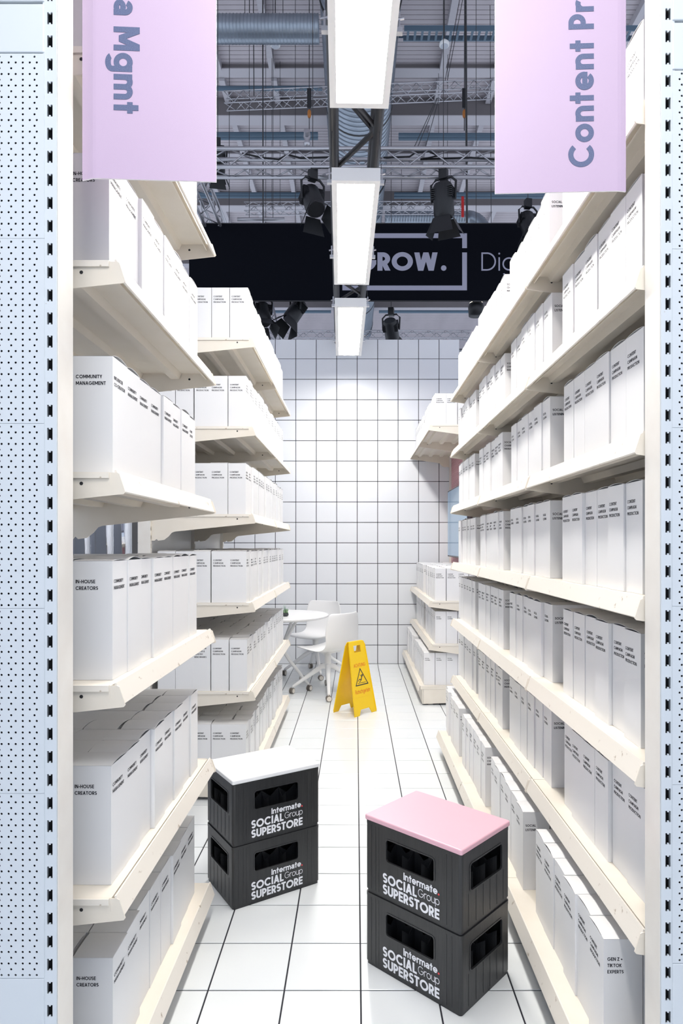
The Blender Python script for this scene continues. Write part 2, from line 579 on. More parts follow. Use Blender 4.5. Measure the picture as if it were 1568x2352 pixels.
# ================================================================== SHELF RACKS
def slotted_upright_mesh(name, height, m, w=0.030, d=0.07, y0=0.0):
    """front face towards -y, slots every 5 cm; x from 0 to w, y from 0 to d"""
    mb = MB()
    e = 0.0095
    mb.box(0, e, 0, 0.003, 0, height)
    mb.box(w - e + 0.001, w, 0, 0.003, 0, height)
    z = 0.012
    while z < height:
        mb.box(e, w - e + 0.001, 0, 0.003, z, min(z + 0.024, height))
        c = w / 2 + 0.0005
        mb.box(c - 0.0017, c + 0.0017, 0, 0.003, z + 0.024, z + 0.0275)
        mb.box(c - 0.0017, c + 0.0017, 0, 0.003, z - 0.003, z)
        z += 0.05
    mb.box(0, 0.003, 0.003, d, 0, height)
    mb.box(w - 0.003, w, 0.003, d, 0, height)
    mb.box(0.003, w - 0.003, d - 0.003, d, 0, height)
    mb.cur = 1
    mb.box(0.0031, w - 0.0031, 0.022, 0.024, 0.001, height - 0.001)  # dark strip standing in for the shade inside the slots
    return mb.mesh(name, [m, M['dark']])


UP30 = slotted_upright_mesh('upright', 3.02, M['post'])
UP26 = slotted_upright_mesh('upright', 2.72, M['post'])
UPF = slotted_upright_mesh('upright', 3.25, M['panel'], 0.030, 0.06)

_shelf_cache = {}


def shelf_meshes(D, L):
    key = (round(D, 3), round(L, 3))
    if key in _shelf_cache:
        return _shelf_cache[key]
    mb = MB()
    mb.box(0.01, D - 0.030, 0.001, L - 0.001, -0.004, 0)
    mb.box(D - 0.034, D - 0.030, 0.001, L - 0.001, -0.03, -0.004)
    mb.box(0.01, 0.014, 0.001, L - 0.001, -0.03, -0.004)
    deck = mb.mesh('shelf', M['cream'])
    mb = MB()
    mb.box(0.03, D - 0.034, -0.0035, 0.0008, -0.0135, 0.001)
    flange = mb.mesh('side_flange', M['cream_worn'])
    rail = MB().prism([(D - 0.023, 0.005), (D - 0.018, 0.006), (D - 0.001, -0.044), (D - 0.004, -0.047), (D - 0.009, -0.044)], 'y', 0.004, L - 0.004).mesh('price_rail', M['cream_worn'])
    rib = MB().prism([(-0.026, -0.004), (0.026, -0.004), (0.016, -0.026), (-0.016, -0.026)], 'y', 0.006, L - 0.006).mesh('rib', M['cream'])
    # bracket plate with its hook at the back
    pts = [(0, 0.0), (D - 0.016, 0.0), (D - 0.010, -0.003), (D + 0.004, -0.046), (D, -0.051), (0.135, -0.098), (0.118, -0.104),
           (0.10, -0.125), (0.075, -0.145), (0.04, -0.150), (0.03, -0.140), (0.02, -0.150), (0, -0.150)]
    br = MB().prism(pts, 'y', 0, 0.003)
    br.cur = 1
    br.add([(D - 0.10 + 0.0045 * math.cos(a), yy, -0.026 + 0.0045 * math.sin(a)) for yy in (-0.0004, 0.0034) for a in [k * math.pi / 4 for k in range(8)]],
           [tuple(range(8)), tuple(range(8, 16))])
    bracket = br.mesh('bracket', [M['cream'], M['dark']])
    _shelf_cache[key] = (deck, flange, rail, rib, bracket)
    return _shelf_cache[key]


def rack(name, label, side, xb, D, y0, nbay, levels, base_D, base_z, up_mesh, panels=(), L=1.0, group=None):
    """side -1: rack on the left, fronts face +x; side +1: on the right. xb is the rear plane."""
    if side < 0:
        root = thing(name, label, 'shelf rack', (xb, y0, 0), group=group)
    else:
        root = thing(name, label, 'shelf rack', (xb, y0 + nbay * L, 0), (0, 0, math.pi), group=group)
    for k in range(nbay + 1):
        # slot face looks to the aisle (+x local): mesh front is -y, so turn it by 90 degrees
        obj('upright', up_mesh, root, (0.0, k * L - 0.015, 0), (0, 0, math.pi / 2))
    for k in range(nbay):
        if k in panels:
            MB().box(-0.030, -0.022, k * L + 0.016, (k + 1) * L - 0.016, 0.05, 2.62).build('back_panel', M['lamp_white'], root)
        deck, flange, rail, rib, bracket = shelf_meshes(D, L)
        for z in levels:
            s = obj('shelf', deck, root, (0, k * L, z))
            obj('price_rail', rail, s)
            for rx in ((0.12, 0.27, 0.42) if D > 0.5 else (0.10, 0.23, 0.36)):
                obj('rib', rib, s, (rx, 0, 0))
            obj('bracket', bracket, s, (0, 0.0015, 0))
            obj('bracket', bracket, s, (0, L - 0.0045, 0))
            obj('side_flange', flange, s, (0, 0.0, 0))
            obj('side_flange', flange, s, (0, L + 0.0027, 0))
        # base: deck, rail, kick plate
        b = MB()
        b.box(0, base_D - 0.024, k * L + 0.001, (k + 1) * L - 0.001, base_z - 0.03, base_z)
        bo = b.build('base_deck', M['cream'], root)
        MB().prism([(base_D - 0.023, base_z + 0.005), (base_D - 0.018, base_z + 0.006), (base_D - 0.001, base_z - 0.044), (base_D - 0.009, base_z - 0.047)], 'y',
                   k * L + 0.004, (k + 1) * L - 0.004).build('price_rail', M['cream_worn'], bo)
        MB().box(base_D - 0.05, base_D - 0.042, k * L + 0.001, (k + 1) * L - 0.001, 0.012, base_z - 0.031).build('kick_plate', M['cream'], bo)
        for yy in (k * L + 0.002, (k + 1) * L - 0.007):
            MB().prism([(0.0, 0.03), (base_D - 0.052, 0.012), (base_D - 0.052, base_z - 0.031), (0.0, base_z - 0.031)], 'y', yy, yy + 0.005).build('base_side', M['cream'], bo)
        for yy in (k * L + 0.03, (k + 1) * L - 0.05):
            MB().box(base_D - 0.14, base_D - 0.10, yy, yy + 0.02, 0, base_z - 0.031).build('foot', M['cream'], bo)
    return root


LV_L = [0.62, 1.125, 1.63, 2.13, 2.635]
LV_R = [0.540, 0.937, 1.331, 1.724, 2.116, 2.509]
BZ_L, BZ_R = 0.135, 0.155
rack('shelf_rack', 'cream steel shelf rack nearest the camera on the left side of the aisle', -1, -1.125, 0.575, 1.53, 1, LV_L, 0.575, BZ_L, UP30)
rack('shelf_rack', 'two-bay cream shelf rack on the left beyond the cross aisle, beside the table', -1, -1.165, 0.59, 3.68, 2, LV_L, 0.59, BZ_L, UP26, panels=(0, 1))
rack('shelf_rack', 'long three-bay cream shelf rack filling the right side of the aisle', 1, 1.135, 0.471, 1.53, 3, LV_R, 0.575, BZ_R, UP26, panels=(1, 2))
rack('shelf_rack', 'small cream shelf rack at the far right against the tiled wall, around the screen', 1, 1.135, 0.475, 5.86, 2, [0.552, 0.943, 2.545], 0.575, 0.174, UP26)


# ------------------------------------------------------------------ perforated end racks by the camera
def perforated_mesh(name, w, hh, mirror):
    """x from 0 (edge by the upright) to w, y = height; plate faces +z; holes are cut through"""
    mb = MB()
    r = 0.0025
    th = 0.0012
    n = 32
    ph = hh / n
    for k in range(n):
        yc = hh - (k + 0.5) * ph
        first, step = (0.0207, 0.0252) if k % 2 == 0 else (0.0158, 0.0152)
        xs = []
        x = first
        while x < w - 0.012:
            xs.append(x)
            x += step
        cuts = [0.0] + [(xs[i] + xs[i + 1]) / 2 for i in range(len(xs) - 1)] + [w]
        for i, xc in enumerate(xs):
            x0, x1, y0, y1 = cuts[i], cuts[i + 1], yc - ph / 2, yc + ph / 2
            hole = [(xc + r * math.cos(math.radians(22.5 + 45 * q)), yc + r * math.sin(math.radians(22.5 + 45 * q))) for q in range(8)]
            outer = [(x1, hole[0][1]), (hole[1][0], y1), (hole[2][0], y1), (x0, hole[3][1]), (x0, hole[4][1]), (hole[5][0], y0), (hole[6][0], y0), (x1, hole[7][1])]
            corners = [(x1, y1), (x0, y1), (x0, y0), (x1, y0)]
            vs = [(a, b, 0) for a, b in hole + outer + corners] + [(a, b, -th) for a, b in hole]
            fs = []
            for q in range(8):
                q2 = (q + 1) % 8
                if q % 2 == 0:
                    fs.append((q, 8 + q, 16 + q // 2, 8 + q2, q2))
                else:
                    fs.append((q, 8 + q, 8 + q2, q2))
                fs.append((q, q2, 20 + q2, 20 + q))
            mb.add(vs, fs)
    mb.box(0, w, -0.0005, 0.0025, -0.016, -0.0002)
    mb.box(0, w, hh - 0.0025, hh + 0.0005, -0.016, -0.0002)
    mb.box(-0.0005, 0.0015, 0, hh, -0.016, -0.0002)
    if mirror:
        mb.v = [(-a, b, c) for a, b, c in mb.v]
    return mb.mesh(name, M['panel'])


PW = 0.62
PERF_L = perforated_mesh('perforated_panel', PW, 0.3985, True)
PERF_R = perforated_mesh('perforated_panel', PW, 0.3985, False)
for side, yf, xi, pm, lab in ((-1, 1.40, -0.648, PERF_L, 'white perforated steel end panel rack at the left edge of the picture'),
                              (1, 1.45, 0.6845, PERF_R, 'white perforated steel end panel rack at the right edge of the picture')):
    root = thing('perforated_end_rack', lab, 'display rack', (0, yf, 0))
    ux = xi - 0.030 if side < 0 else xi
    obj('upright', UPF, root, (ux, 0, 0))
    # plain cream inner cheek of the post
    cx = xi if side < 0 else xi - 0.002
    bevel(MB().box(cx, cx + 0.002, 0.004, 0.078, 0, 3.25).build('post_cheek', M['post'], root), 0.0008)
    px = xi - 0.026 if side < 0 else xi + 0.0245
    for k in range(5):
        obj('perforated_panel', pm, root, (px, -0.002, 2.522 - 0.4 * (k + 1)), (math.pi / 2, 0, 0))
    for z0, z1 in ((2.5235, 2.628), (2.634, 3.25), (0.12, 0.5205)):
        a, b = (px - PW, px) if side < 0 else (px, px + PW)
        bevel(MB().box(a, b, -0.003, 0.010, z0, z1).build('plain_panel', M['panel'], root), 0.002)
    a, b = (px - PW, px - 0.002) if side < 0 else (px + 0.002, px + PW)
    MB().box(a, b, 0.030, 0.034, 0.1, 3.2).build('hole_shade_sheet', M['charcoal'], root)  # added dark sheet that gives the holes their shade
    MB().box(a, b, -0.03, 0.034, 0, 0.098).build('plinth', M['panel'], root)


# ================================================================== CARTONS
CW, CD, CH = 0.104, 0.100, 0.297        # width along the rack, depth, height


def carton_templates():
    mb = MB()
    x, y, d = CW / 2, CD / 2, 0.0012
    z1, z2 = CH - 0.004, CH - 0.016
    vs = [(-x, -y, 0), (x, -y, 0), (x, y, 0), (-x, y, 0), (-x, -y, z1), (x, -y, z1), (x, y, z1), (-x, y, z1),
          (-x + d, -y + d, z1), (x - d, -y + d, z1), (x - d, y - d, z1), (-x + d, y - d, z1),
          (-x + d, -y + d, z2), (x - d, -y + d, z2), (x - d, y - d, z2), (-x + d, y - d, z2)]
    fs = [(0, 3, 2, 1), (0, 1, 5, 4), (1, 2, 6, 5), (2, 3, 7, 6), (3, 0, 4, 7)]
    for i in range(4):
        j = (i + 1) % 4
        fs.append((4 + i, 4 + j, 8 + j, 8 + i))
        fs.append((8 + i, 8 + j, 12 + j, 12 + i))
    fs.append((12, 13, 14, 15))
    mb.add(vs, fs)
    body = mb
    flaps = []
    for rise in (0.0025, 0.005, 0.008):
        mb = MB()
        n = 8
        top = []
        for i in range(n + 1):
            u = -x + CW * i / n
            zz = CH - 0.004 + 0.0006 + rise * (1 - (2 * i / n - 1) ** 2)
            top.append((u, zz))
        vs = [(u, yy, zz) for yy in (-y - 0.0004, y) for u, zz in top] + [(u, yy, zz - 0.0007) for yy in (-y - 0.0004, y) for u, zz in top]
        m1 = n + 1
        fs = [(i, i + 1, m1 + i + 1, m1 + i) for i in range(n)]
        fs += [(2 * m1 + i, 3 * m1 + i, 3 * m1 + i + 1, 2 * m1 + i + 1) for i in range(n)]
        fs += [(i, 2 * m1 + i, 2 * m1 + i + 1, i + 1) for i in range(n)]
        fs += [(m1 + i, m1 + i + 1, 3 * m1 + i + 1, 3 * m1 + i) for i in range(n)]
        mb.add(vs, fs)
        flaps.append(mb)
    return body, flaps


BODY, FLAPS = carton_templates()
BODY_ME = BODY.mesh('carton', M['carton'])
FLAP_ME = [f.mesh('top_flap', M['carton']) for f in FLAPS]
TEXTS = {
    'ccp': ['CONTENT', 'CAMPAIGN', 'PRODUCTION'],
    'cm': ['COMMUNITY', 'MANAGEMENT'],
    'ihc': ['IN-HOUSE', 'CREATORS'],
    'icc': ['INFLUENCER', 'CO-CREATION'],
    'cas': ['SOCIAL', 'CASTING'],
    'lis': ['SOCIAL', 'LISTENING'],
    'scm': ['SOCIAL', 'CHANNEL', 'MANAGEMENT'],
    'gen': ['GEN Z +', 'TIKTOK', 'EXPERTS'],
    'hoc': ['HANDS-ON', 'EVENT', 'CREATION'],
    'comp': ['COMPETITOR', 'ANALYSIS &', 'INDUSTRY', 'BENCHMARKS'],
}
CAP = 0.0088
TEXT_ME, TEXT_Q = {}, {}
for key, lines in TEXTS.items():
    TEXT_ME[key] = text_mesh('lettering', lines, CAP, 0.195, 0.0162, M['ink'], track=0.075, seg=14)
    qs = []
    for k, s in enumerate(lines):
        for q in text_quads(s, CAP, 0.195, 0.075, 8)[0]:
            qs.append([(a, b - CAP - k * 0.0162) for a, b in q])
    TEXT_Q[key] = qs
TX, TZ = -CW / 2 + 0.0095, CH - 0.050       # first line's top-left corner on a face
READS = {'ccp': 'Content Campaign Production', 'cm': 'Community Management', 'ihc': 'In-House Creators', 'icc': 'Influencer Co-Creation',
         'cas': 'Social Casting', 'lis': 'Social Listening', 'gen': 'Gen Z Tiktok Experts', 'comp': 'Competitor Analysis Industry Benchmarks'}
ORD = ['first', 'second', 'third', 'fourth', 'fifth', 'sixth', 'seventh', 'eighth', 'ninth', 'tenth', 'eleventh', 'twelfth', 'thirteenth', 'fourteenth',
       'fifteenth', 'sixteenth', 'seventeenth', 'eighteenth', 'nineteenth', 'twentieth', 'twenty-first', 'twenty-second', 'twenty-third', 'twenty-fourth']

cartons = []     # dicts: pos, rotz, front text, side text, label, group, area


def face_px(pts):
    """projected area of a world-space quad in pixels of the photograph, clipped loosely to the frame"""
    P = []
    for x, y, z in pts:
        if y < 0.3:
            return 0
        P.append((min(max(VX + FP * x / y, 0), 1568), min(max(VY - FP * (z - EYE) / y, 0), 2352)))
    return abs(sum(P[i][0] * P[(i + 1) % 4][1] - P[(i + 1) % 4][0] * P[i][1] for i in range(4))) / 2


def add_row(side, xf, ys, z, rack_name, level, ftext, stext=None, rows=1, tops=False, n0=0, vis=1.0, end_rows=True, group=None):
    """ys: near edges of the cartons along the aisle; xf: plane of the front faces; further rows stand behind"""
    for r in range(rows):
        for k, yn in enumerate(ys):
            ft = ftext[k] if isinstance(ftext, list) else ftext
            st = (stext[r] if isinstance(stext, list) else stext) if k == 0 else None
            jit = random.uniform(-0.007, 0.007) if r == 0 else random.uniform(-0.003, 0.003)
            xc = xf + side * (CD / 2 + r * 0.1025 + jit)
            yc = yn + CW / 2
            rz = (math.pi / 2 if side < 0 else -math.pi / 2) + random.uniform(-0.018, 0.018)
            x0, x1 = xc - side * CD / 2, xc + side * CD / 2
            y0, y1 = yn, yn + CW
            area = 0
            if r == 0:
                area += face_px([(x0, y0, z), (x0, y1, z), (x0, y1, z + CH), (x0, y0, z + CH)]) * vis
            if k == 0 and end_rows:
                area += face_px([(x0, y0, z), (x1, y0, z), (x1, y0, z + CH), (x0, y0, z + CH)]) * (0.8 if r == 0 else 0.5) * vis
            if tops:
                area += face_px([(x0, y0, z + CH), (x1, y0, z + CH), (x1, y1, z + CH), (x0, y1, z + CH)]) * (0.8 if r == 0 else 0.35) * vis
            n = n0 + k
            if r == 0:
                txt = READS.get(ft)
                head = f'white {txt} carton' if txt else ('white carton with three text lines' if ft == 'hoc' else 'white carton')
                label = f'{head}, {ORD[n]} from near end, {ORD[level]} shelf up, {rack_name}'
            else:
                label = f'white carton in {ORD[r]} row back, {ORD[n]} from near end, {ORD[level]} shelf up, {rack_name}'
            cartons.append(dict(pos=(xc, yc, z + 0.0006), rz=rz, ft=ft if r == 0 else None, st=st, side=side, label=label,
                                group=group, area=area, flap=random.choice((0, 1, 1, 2))))


def seq(y0, n, pitch, wob=0.0012):
    return [y0 + i * pitch + random.uniform(-wob, wob) for i in range(n)]


# left rack next to the camera
g = 'cartons on the near left rack'
for lv, z in enumerate([BZ_L] + LV_L):
    ft = ['cm'] * 8
    st = 'ihc'
    if lv == 3:
        ft[0], ft[7], st = 'icc', 'ihc', 'cm'
    low = lv <= 2
    add_row(-1, -0.600 if lv else -0.612, seq(1.592 + (0.02 if lv == 0 else 0), 8, 0.1058), z, 'near left rack', lv, ft, st,
            rows=5 if low else 1, tops=low, vis=0.15 if lv == 5 else 1.0, end_rows=True, group=g)
# left rack beyond the cross aisle
g = 'cartons on the far left rack'
for lv, z in enumerate([BZ_L] + LV_L):
    low = lv <= 2
    st = ['ccp', 'ccp', 'comp' if lv == 1 else 'ccp', 'ccp', 'ccp']
    ys = seq(3.70, 17, 0.1075)
    if low:
        add_row(-1, -0.625, ys, z, 'far left rack', lv, 'ccp', st, rows=5, tops=True, vis=0.6 if lv == 0 else 1.0, group=g)
    else:
        add_row(-1, -0.625, ys, z, 'far left rack', lv, 'ccp', 'ccp', rows=1, group=g)
        for r in range(1, 5):
            add_row(-1, -0.625 - r * 0.1025, ys[:1], z, f'far left rack, {ORD[r]} column', lv, None, 'ccp', rows=1, group=g, vis=0.0 if lv > 3 and r > 2 else 0.7)
            c = cartons[-1]
            c['ft'] = None
            c['area'] *= 0.5
            c['label'] = f'white carton facing cross aisle, {ORD[r]} from the corner, {ORD[lv]} shelf up, far left rack'
# long right rack
g = 'cartons on the long right rack'
for lv, z in enumerate([BZ_R] + LV_R):
    low = lv <= 2
    xf = 0.637 if lv == 0 else 0.735
    n0 = 0
    for (ya, ft, st) in ((1.655, 'ccp', 'gen'), (2.440, 'cas', 'lis'), (3.215, 'hoc', 'scm'), (3.975, 'ihc', 'cm')):
        add_row(1, xf, seq(ya, 6, 0.107), z, 'right rack', lv, ft, st, rows=4 if low else 1, tops=low, n0=n0,
                vis=0.35 if (lv == 6 and n0 == 0) else (0.6 if lv == 0 and n0 < 12 else 1.0), group=g)
        n0 += 6
# far right rack
g = 'cartons on the far right rack'
for lv, z in enumerate([0.174, 0.552, 0.943, 2.545]):
    xf = 0.62 if lv == 0 else 0.725
    t = 'cas' if lv < 2 else 'ccp'
    for n0, ya in ((0, 5.905), (8, 6.94)):
        add_row(1, xf, seq(ya, 8, 0.107), z, 'far right rack', lv, t, t if n0 == 0 else 'cm', rows=4 if n0 == 0 or lv < 3 else 1, tops=lv < 3, n0=n0, vis=1.0, group=g)

for c in cartons:
    if c['label'].startswith('white In-House') and c['side'] > 0:
        c['label'] = c['label'].replace('white In-House Creators carton', 'white carton with two text lines')
    if c['label'].startswith('white Content') and 'far left' in c['label']:
        c['label'] = c['label'].replace('white Content Campaign Production carton', 'white carton with three text lines')

cartons.sort(key=lambda c: -c['area'])
R90 = math.pi / 2
for c in cartons[:300]:
    o = tag(obj('product_carton', BODY_ME, None, c['pos'], (0, 0, c['rz'])), c['label'], 'carton', c['group'])
    obj('top_flap', FLAP_ME[c['flap']], o)
    if c['ft']:
        obj('lettering', TEXT_ME[c['ft']], o, (TX, -CD / 2 - 0.0004, TZ), (R90, 0, 0))
    if c['st']:
        if c['side'] < 0:
            obj('lettering', TEXT_ME[c['st']], o, (-CW / 2 - 0.0004, CD / 2 - 0.0095, TZ), (R90, 0, -R90))
        else:
            obj('lettering', TEXT_ME[c['st']], o, (CW / 2 + 0.0004, -CD / 2 + 0.0095, TZ), (R90, 0, R90))
mb = MB()
for c in cartons[300:]:
    mt = Matrix.Translation(c['pos']) @ Matrix.Rotation(c['rz'], 4, 'Z')
    mb.cur = 0
    for src in (BODY, FLAPS[c['flap']]):
        mb.add([mt @ Vector(p) for p in src.v], src.f)
    mb.cur = 1
    if c['ft']:
        for q in TEXT_Q[c['ft']]:
            mb.add([mt @ Vector((TX + a, -CD / 2 - 0.0006, TZ + b)) for a, b in q], [tuple(range(len(q)))])
    if c['st']:
        for q in TEXT_Q[c['st']]:
            if c['side'] < 0:
                mb.add([mt @ Vector((-CW / 2 - 0.0006, CD / 2 - 0.0095 - a, TZ + b)) for a, b in q], [tuple(range(len(q)))])
            else:
                mb.add([mt @ Vector((CW / 2 + 0.0006, -CD / 2 + 0.0095 + a, TZ + b)) for a, b in q], [tuple(range(len(q)))])
rest = mb.build('remaining_carton_stock', [M['carton'], M['ink']])
stuff(tag(rest, 'remaining white cartons packed deep and far along the shelf racks', 'cartons'))


# ================================================================== BOTTLE CRATES
def plate_hole(mb, w0, w1, h0, h1, hole, place, th):
    """flat wall w0..w1 x h0..h1 with a rounded hole; place(u, v, depth) -> xyz; depth 0 outside, th inside"""
    k = 4
    hp = rrect(*hole, k)
    x0, x1, y0, y1 = hole[0], hole[1], hole[2], hole[3]
    outer = []
    for ci, (cx, cy) in enumerate(((w1, h1), (w0, h1), (w0, h0), (w1, h0))):
        for i in range(k + 1):
            a = hp[ci * (k + 1) + i]
            if i == 0:
                outer.append((cx, a[1]) if ci in (0, 2) else (a[0], cy))
            elif i == k:
                outer.append((a[0], cy) if ci in (0, 2) else (cx, a[1]))
            else:
                outer.append((cx, cy))
    n = len(hp)
    vs = []
    for d in (0, th):
        vs += [place(u, v, d) for u, v in hp] + [place(u, v, d) for u, v in outer]
    fs = []
    for i in range(n):
        j = (i + 1) % n
        fs.append((i, j, n + j, n + i))
        fs.append((2 * n + i, 3 * n + i, 3 * n + j, 2 * n + j))
        fs.append((i, 2 * n + i, 2 * n + j, j))
    mb.add(vs, fs)


KW, KD, KH, KT = 0.396, 0.292, 0.2505, 0.005       # crate length, depth, height, wall


def crate_meshes(end):
    def solid(mb, w0, w1, place):
        vs = [place(u, v, d) for d in (0, KT) for u, v in ((w0, 0.012), (w1, 0.012), (w1, KH - 0.010), (w0, KH - 0.010))]
        mb.add(vs, [(0, 1, 2, 3), (7, 6, 5, 4)])
    X, Y = KW / 2, KD / 2
    mb = MB()
    lo, hi = 0.012, KH - 0.010
    plate_hole(mb, -X + 0.012, X - 0.012, lo, hi, (-X + 0.094, X - 0.104, 0.132, 0.206, 0.010), lambda u, v, d: (u, -Y + d, v), KT)
    solid(mb, -X + 0.012, X - 0.012, lambda u, v, d: (u, Y - d, v))
    for e in (1, -1):
        pl = lambda u, v, d, e=e: (e * (X - d), u, v)
        if e == end:
            plate_hole(mb, -Y + 0.012, Y - 0.012, lo, hi, (-Y + 0.050, Y - 0.050, 0.122, 0.206, 0.010), pl, KT)
        else:
            solid(mb, -Y + 0.012, Y - 0.012, pl)
    walls = mb.mesh('crate_wall', M['crate'])
    # corner posts, rounded
    cp = MB()
    pts = [(X - 0.012, Y), (X - 0.012, Y - KT), (X - KT, Y - 0.012), (X, Y - 0.012)]
    arc = [(X - 0.012 + 0.012 * math.cos(a), Y - 0.012 + 0.012 * math.sin(a)) for a in [math.pi / 2 * q / 5 for q in range(6)]]
    inner = [(X - 0.012, Y - KT), (X - KT, Y - 0.012)]
    ring = arc + inner
    cp.prism(ring, 'z', lo, hi)
    corner = cp.mesh('corner_post', M['crate'])
    # rims: closed frames top and bottom
    def frame(name, off, z0, z1, t=0.010):
        o = rrect(-X - off, X + off, -Y - off, Y + off, 0.013 + off, 5)
        i = rrect(-X - off + t, X + off - t, -Y - off + t, Y + off - t, 0.006, 5)
        n = len(o)
        f = MB()
        vs = [(a, b, z0) for a, b in o] + [(a, b, z0) for a, b in i] + [(a, b, z1) for a, b in o] + [(a, b, z1) for a, b in i]
        fs = []
        for q in range(n):
            r = (q + 1) % n
            fs += [(q, r, 2 * n + r, 2 * n + q), (n + q, 3 * n + q, 3 * n + r, n + r), (q, n + q, n + r, r), (2 * n + q, 2 * n + r, 3 * n + r, 3 * n + q)]
        f.add(vs, fs)
        return f.mesh(name, M['crate'])
    rim = frame('rim', 0.0012, KH - 0.012, KH - 0.0012)
    foot = frame('foot_rim', -0.003, 0.0, 0.0125)
    # raised collars round the hand holes
    def collar(hole, place, t=0.005):
        o = rrect(hole[0] - t, hole[1] + t, hole[2] - t, hole[3] + t, hole[4] + t, 5)
        i = rrect(*hole, 5)
        n = len(o)
        f = MB()
        vs = [place(a, b, 0.0) for a, b in o] + [place(a, b, -0.0016) for a, b in o] + [place(a, b, -0.0016) for a, b in i] + [place(a, b, 0.0) for a, b in i]
        fs = []
        for q in range(n):
            r = (q + 1) % n
            fs += [(q, r, n + r, n + q), (n + q, n + r, 2 * n + r, 2 * n + q), (2 * n + q, 2 * n + r, 3 * n + r, 3 * n + q)]
        f.add(vs, fs)
        return f.mesh('hand_hole_collar', M['crate'])
    collars = [collar((-X + 0.094, X - 0.104, 0.132, 0.206, 0.010), lambda u, v, d: (u, -Y + d, v)),
               collar((-Y + 0.050, Y - 0.050, 0.122, 0.206, 0.010), lambda u, v, d: (end * (X - d), u, v))]
    # vertical wall ribs
    ribs_s = [MB().box(X - 0.0002, X + 0.0009, u - 0.0012, u + 0.0012, lo + 0.004, 0.116).mesh('wall_rib', M['crate']) for u in (-0.105, -0.062, -0.02, 0.022, 0.064, 0.106)]
    ribs_f = [MB().box(u - 0.0014, u + 0.0014, -Y - 0.0009, -Y + 0.0002, lo + 0.004, hi - 0.004).mesh('wall_rib', M['crate']) for u in (-0.172, -0.152, -0.138, 0.142, 0.162)]
    floor_ = MB().box(-X + 0.006, X - 0.006, -Y + 0.006, Y - 0.006, 0.008, 0.012).mesh('crate_floor', M['crate'])
    # bottle dividers with peaked tops
    divs = []
    def divider(a0, a1, n, place):
        top = []
        for k in range(n * 2 + 1):
            u = a0 + (a1 - a0) * k / (n * 2)
            top.append((u, 0.172 if k % 2 == 0 else 0.143))
        poly = [(a1, 0.012)] + top[::-1] + [(a0, 0.012)]
        poly = poly[::-1]
        f = MB()
        m = len(poly)
        for i in range(len(top) - 1):
            (u0, z0), (u1, z1) = top[i], top[i + 1]
            f.add([place(u0, 0.012, -0.001), place(u1, 0.012, -0.001), place(u1, z1, -0.001), place(u0, z0, -0.001),
                   place(u0, 0.012, 0.001), place(u1, 0.012, 0.001), place(u1, z1, 0.001), place(u0, z0, 0.001)],
                  [(0, 1, 2, 3), (4, 7, 6, 5), (3, 2, 6, 7)])
        return f.mesh('bottle_divider', M['crate'])
    for i in range(1, 4):
        yy = -Y + KD * i / 4
        divs.append(divider(-X + 0.006, X - 0.006, 5, lambda u, v, d, yy=yy: (u, yy + d, v)))
    for i in range(1, 5):
        xx = -X + KW * i / 5
        divs.append(divider(-Y + 0.006, Y - 0.006, 4, lambda u, v, d, xx=xx: (xx + d, u, v)))
    return walls, corner, rim, foot, collars, ribs_s, ribs_f, floor_, divs


CR = {1: crate_meshes(1), -1: crate_meshes(-1)}
CAPB = 0.0332


def right_text(s, cap, t, xr, y, track=0.07, seg=24):
    qs, w = text_quads(s, cap, t, track, seg)
    return [[(a + xr - w, b + y) for a, b in q] for q in qs], w


def print_mesh(qs, m, name='lettering', dz=0.000012):
    mb = MB()
    lv, prev = 0, None
    for q in qs:
        if not (prev and len(q) == 4 and len(prev) == 4 and math.dist(q[0], prev[3]) < 1e-7):
            lv = (lv + 1) % 9
        prev = q
        if sum(q[i][0] * q[(i + 1) % len(q)][1] - q[(i + 1) % len(q)][0] * q[i][1] for i in range(len(q))) < 0:
            q = q[::-1]
        mb.add([(a, b, lv * dz) for a, b in q], [tuple(range(len(q)))])
    return mb.mesh(name, m)


_xr = 0.116
q1, w1 = text_quads('SUPERSTORE', CAPB, 0.22, 0.06, 28)
_xl = _xr - w1
q1 = [[(a + _xl, b + 0.0195) for a, b in q] for q in q1]
q2, w2 = text_quads('SOCIAL', CAPB, 0.22, 0.06, 28)
q2 = [[(a + _xl, b + 0.0578) for a, b in q] for q in q2]
q3, w3 = text_quads('Intermate', 0.0245, 0.19, 0.06, 28)
q3 = [[(a + _xr - 0.0075 - w3, b + 0.0965) for a, b in q] for q in q3]
gw = _xr - (_xl + w2 + 0.005)
q4, w4 = text_quads('Group', 0.0262, 0.085, 0.075, 32)
q4 = [[(a * gw / w4 + _xl + w2 + 0.005, b + 0.0645) for a, b in q] for q in q4]
BOLD_ME = print_mesh(q1 + q2 + q3, M['white_print'])
THIN_ME = print_mesh(q4, M['white_print'])
pn = Pen(0.2, 32)
pn.dot(_xr - 0.003, 0.0998, 0.0033)
DOT_ME = print_mesh(pn.q, M['red_print'], 'red_full_stop')


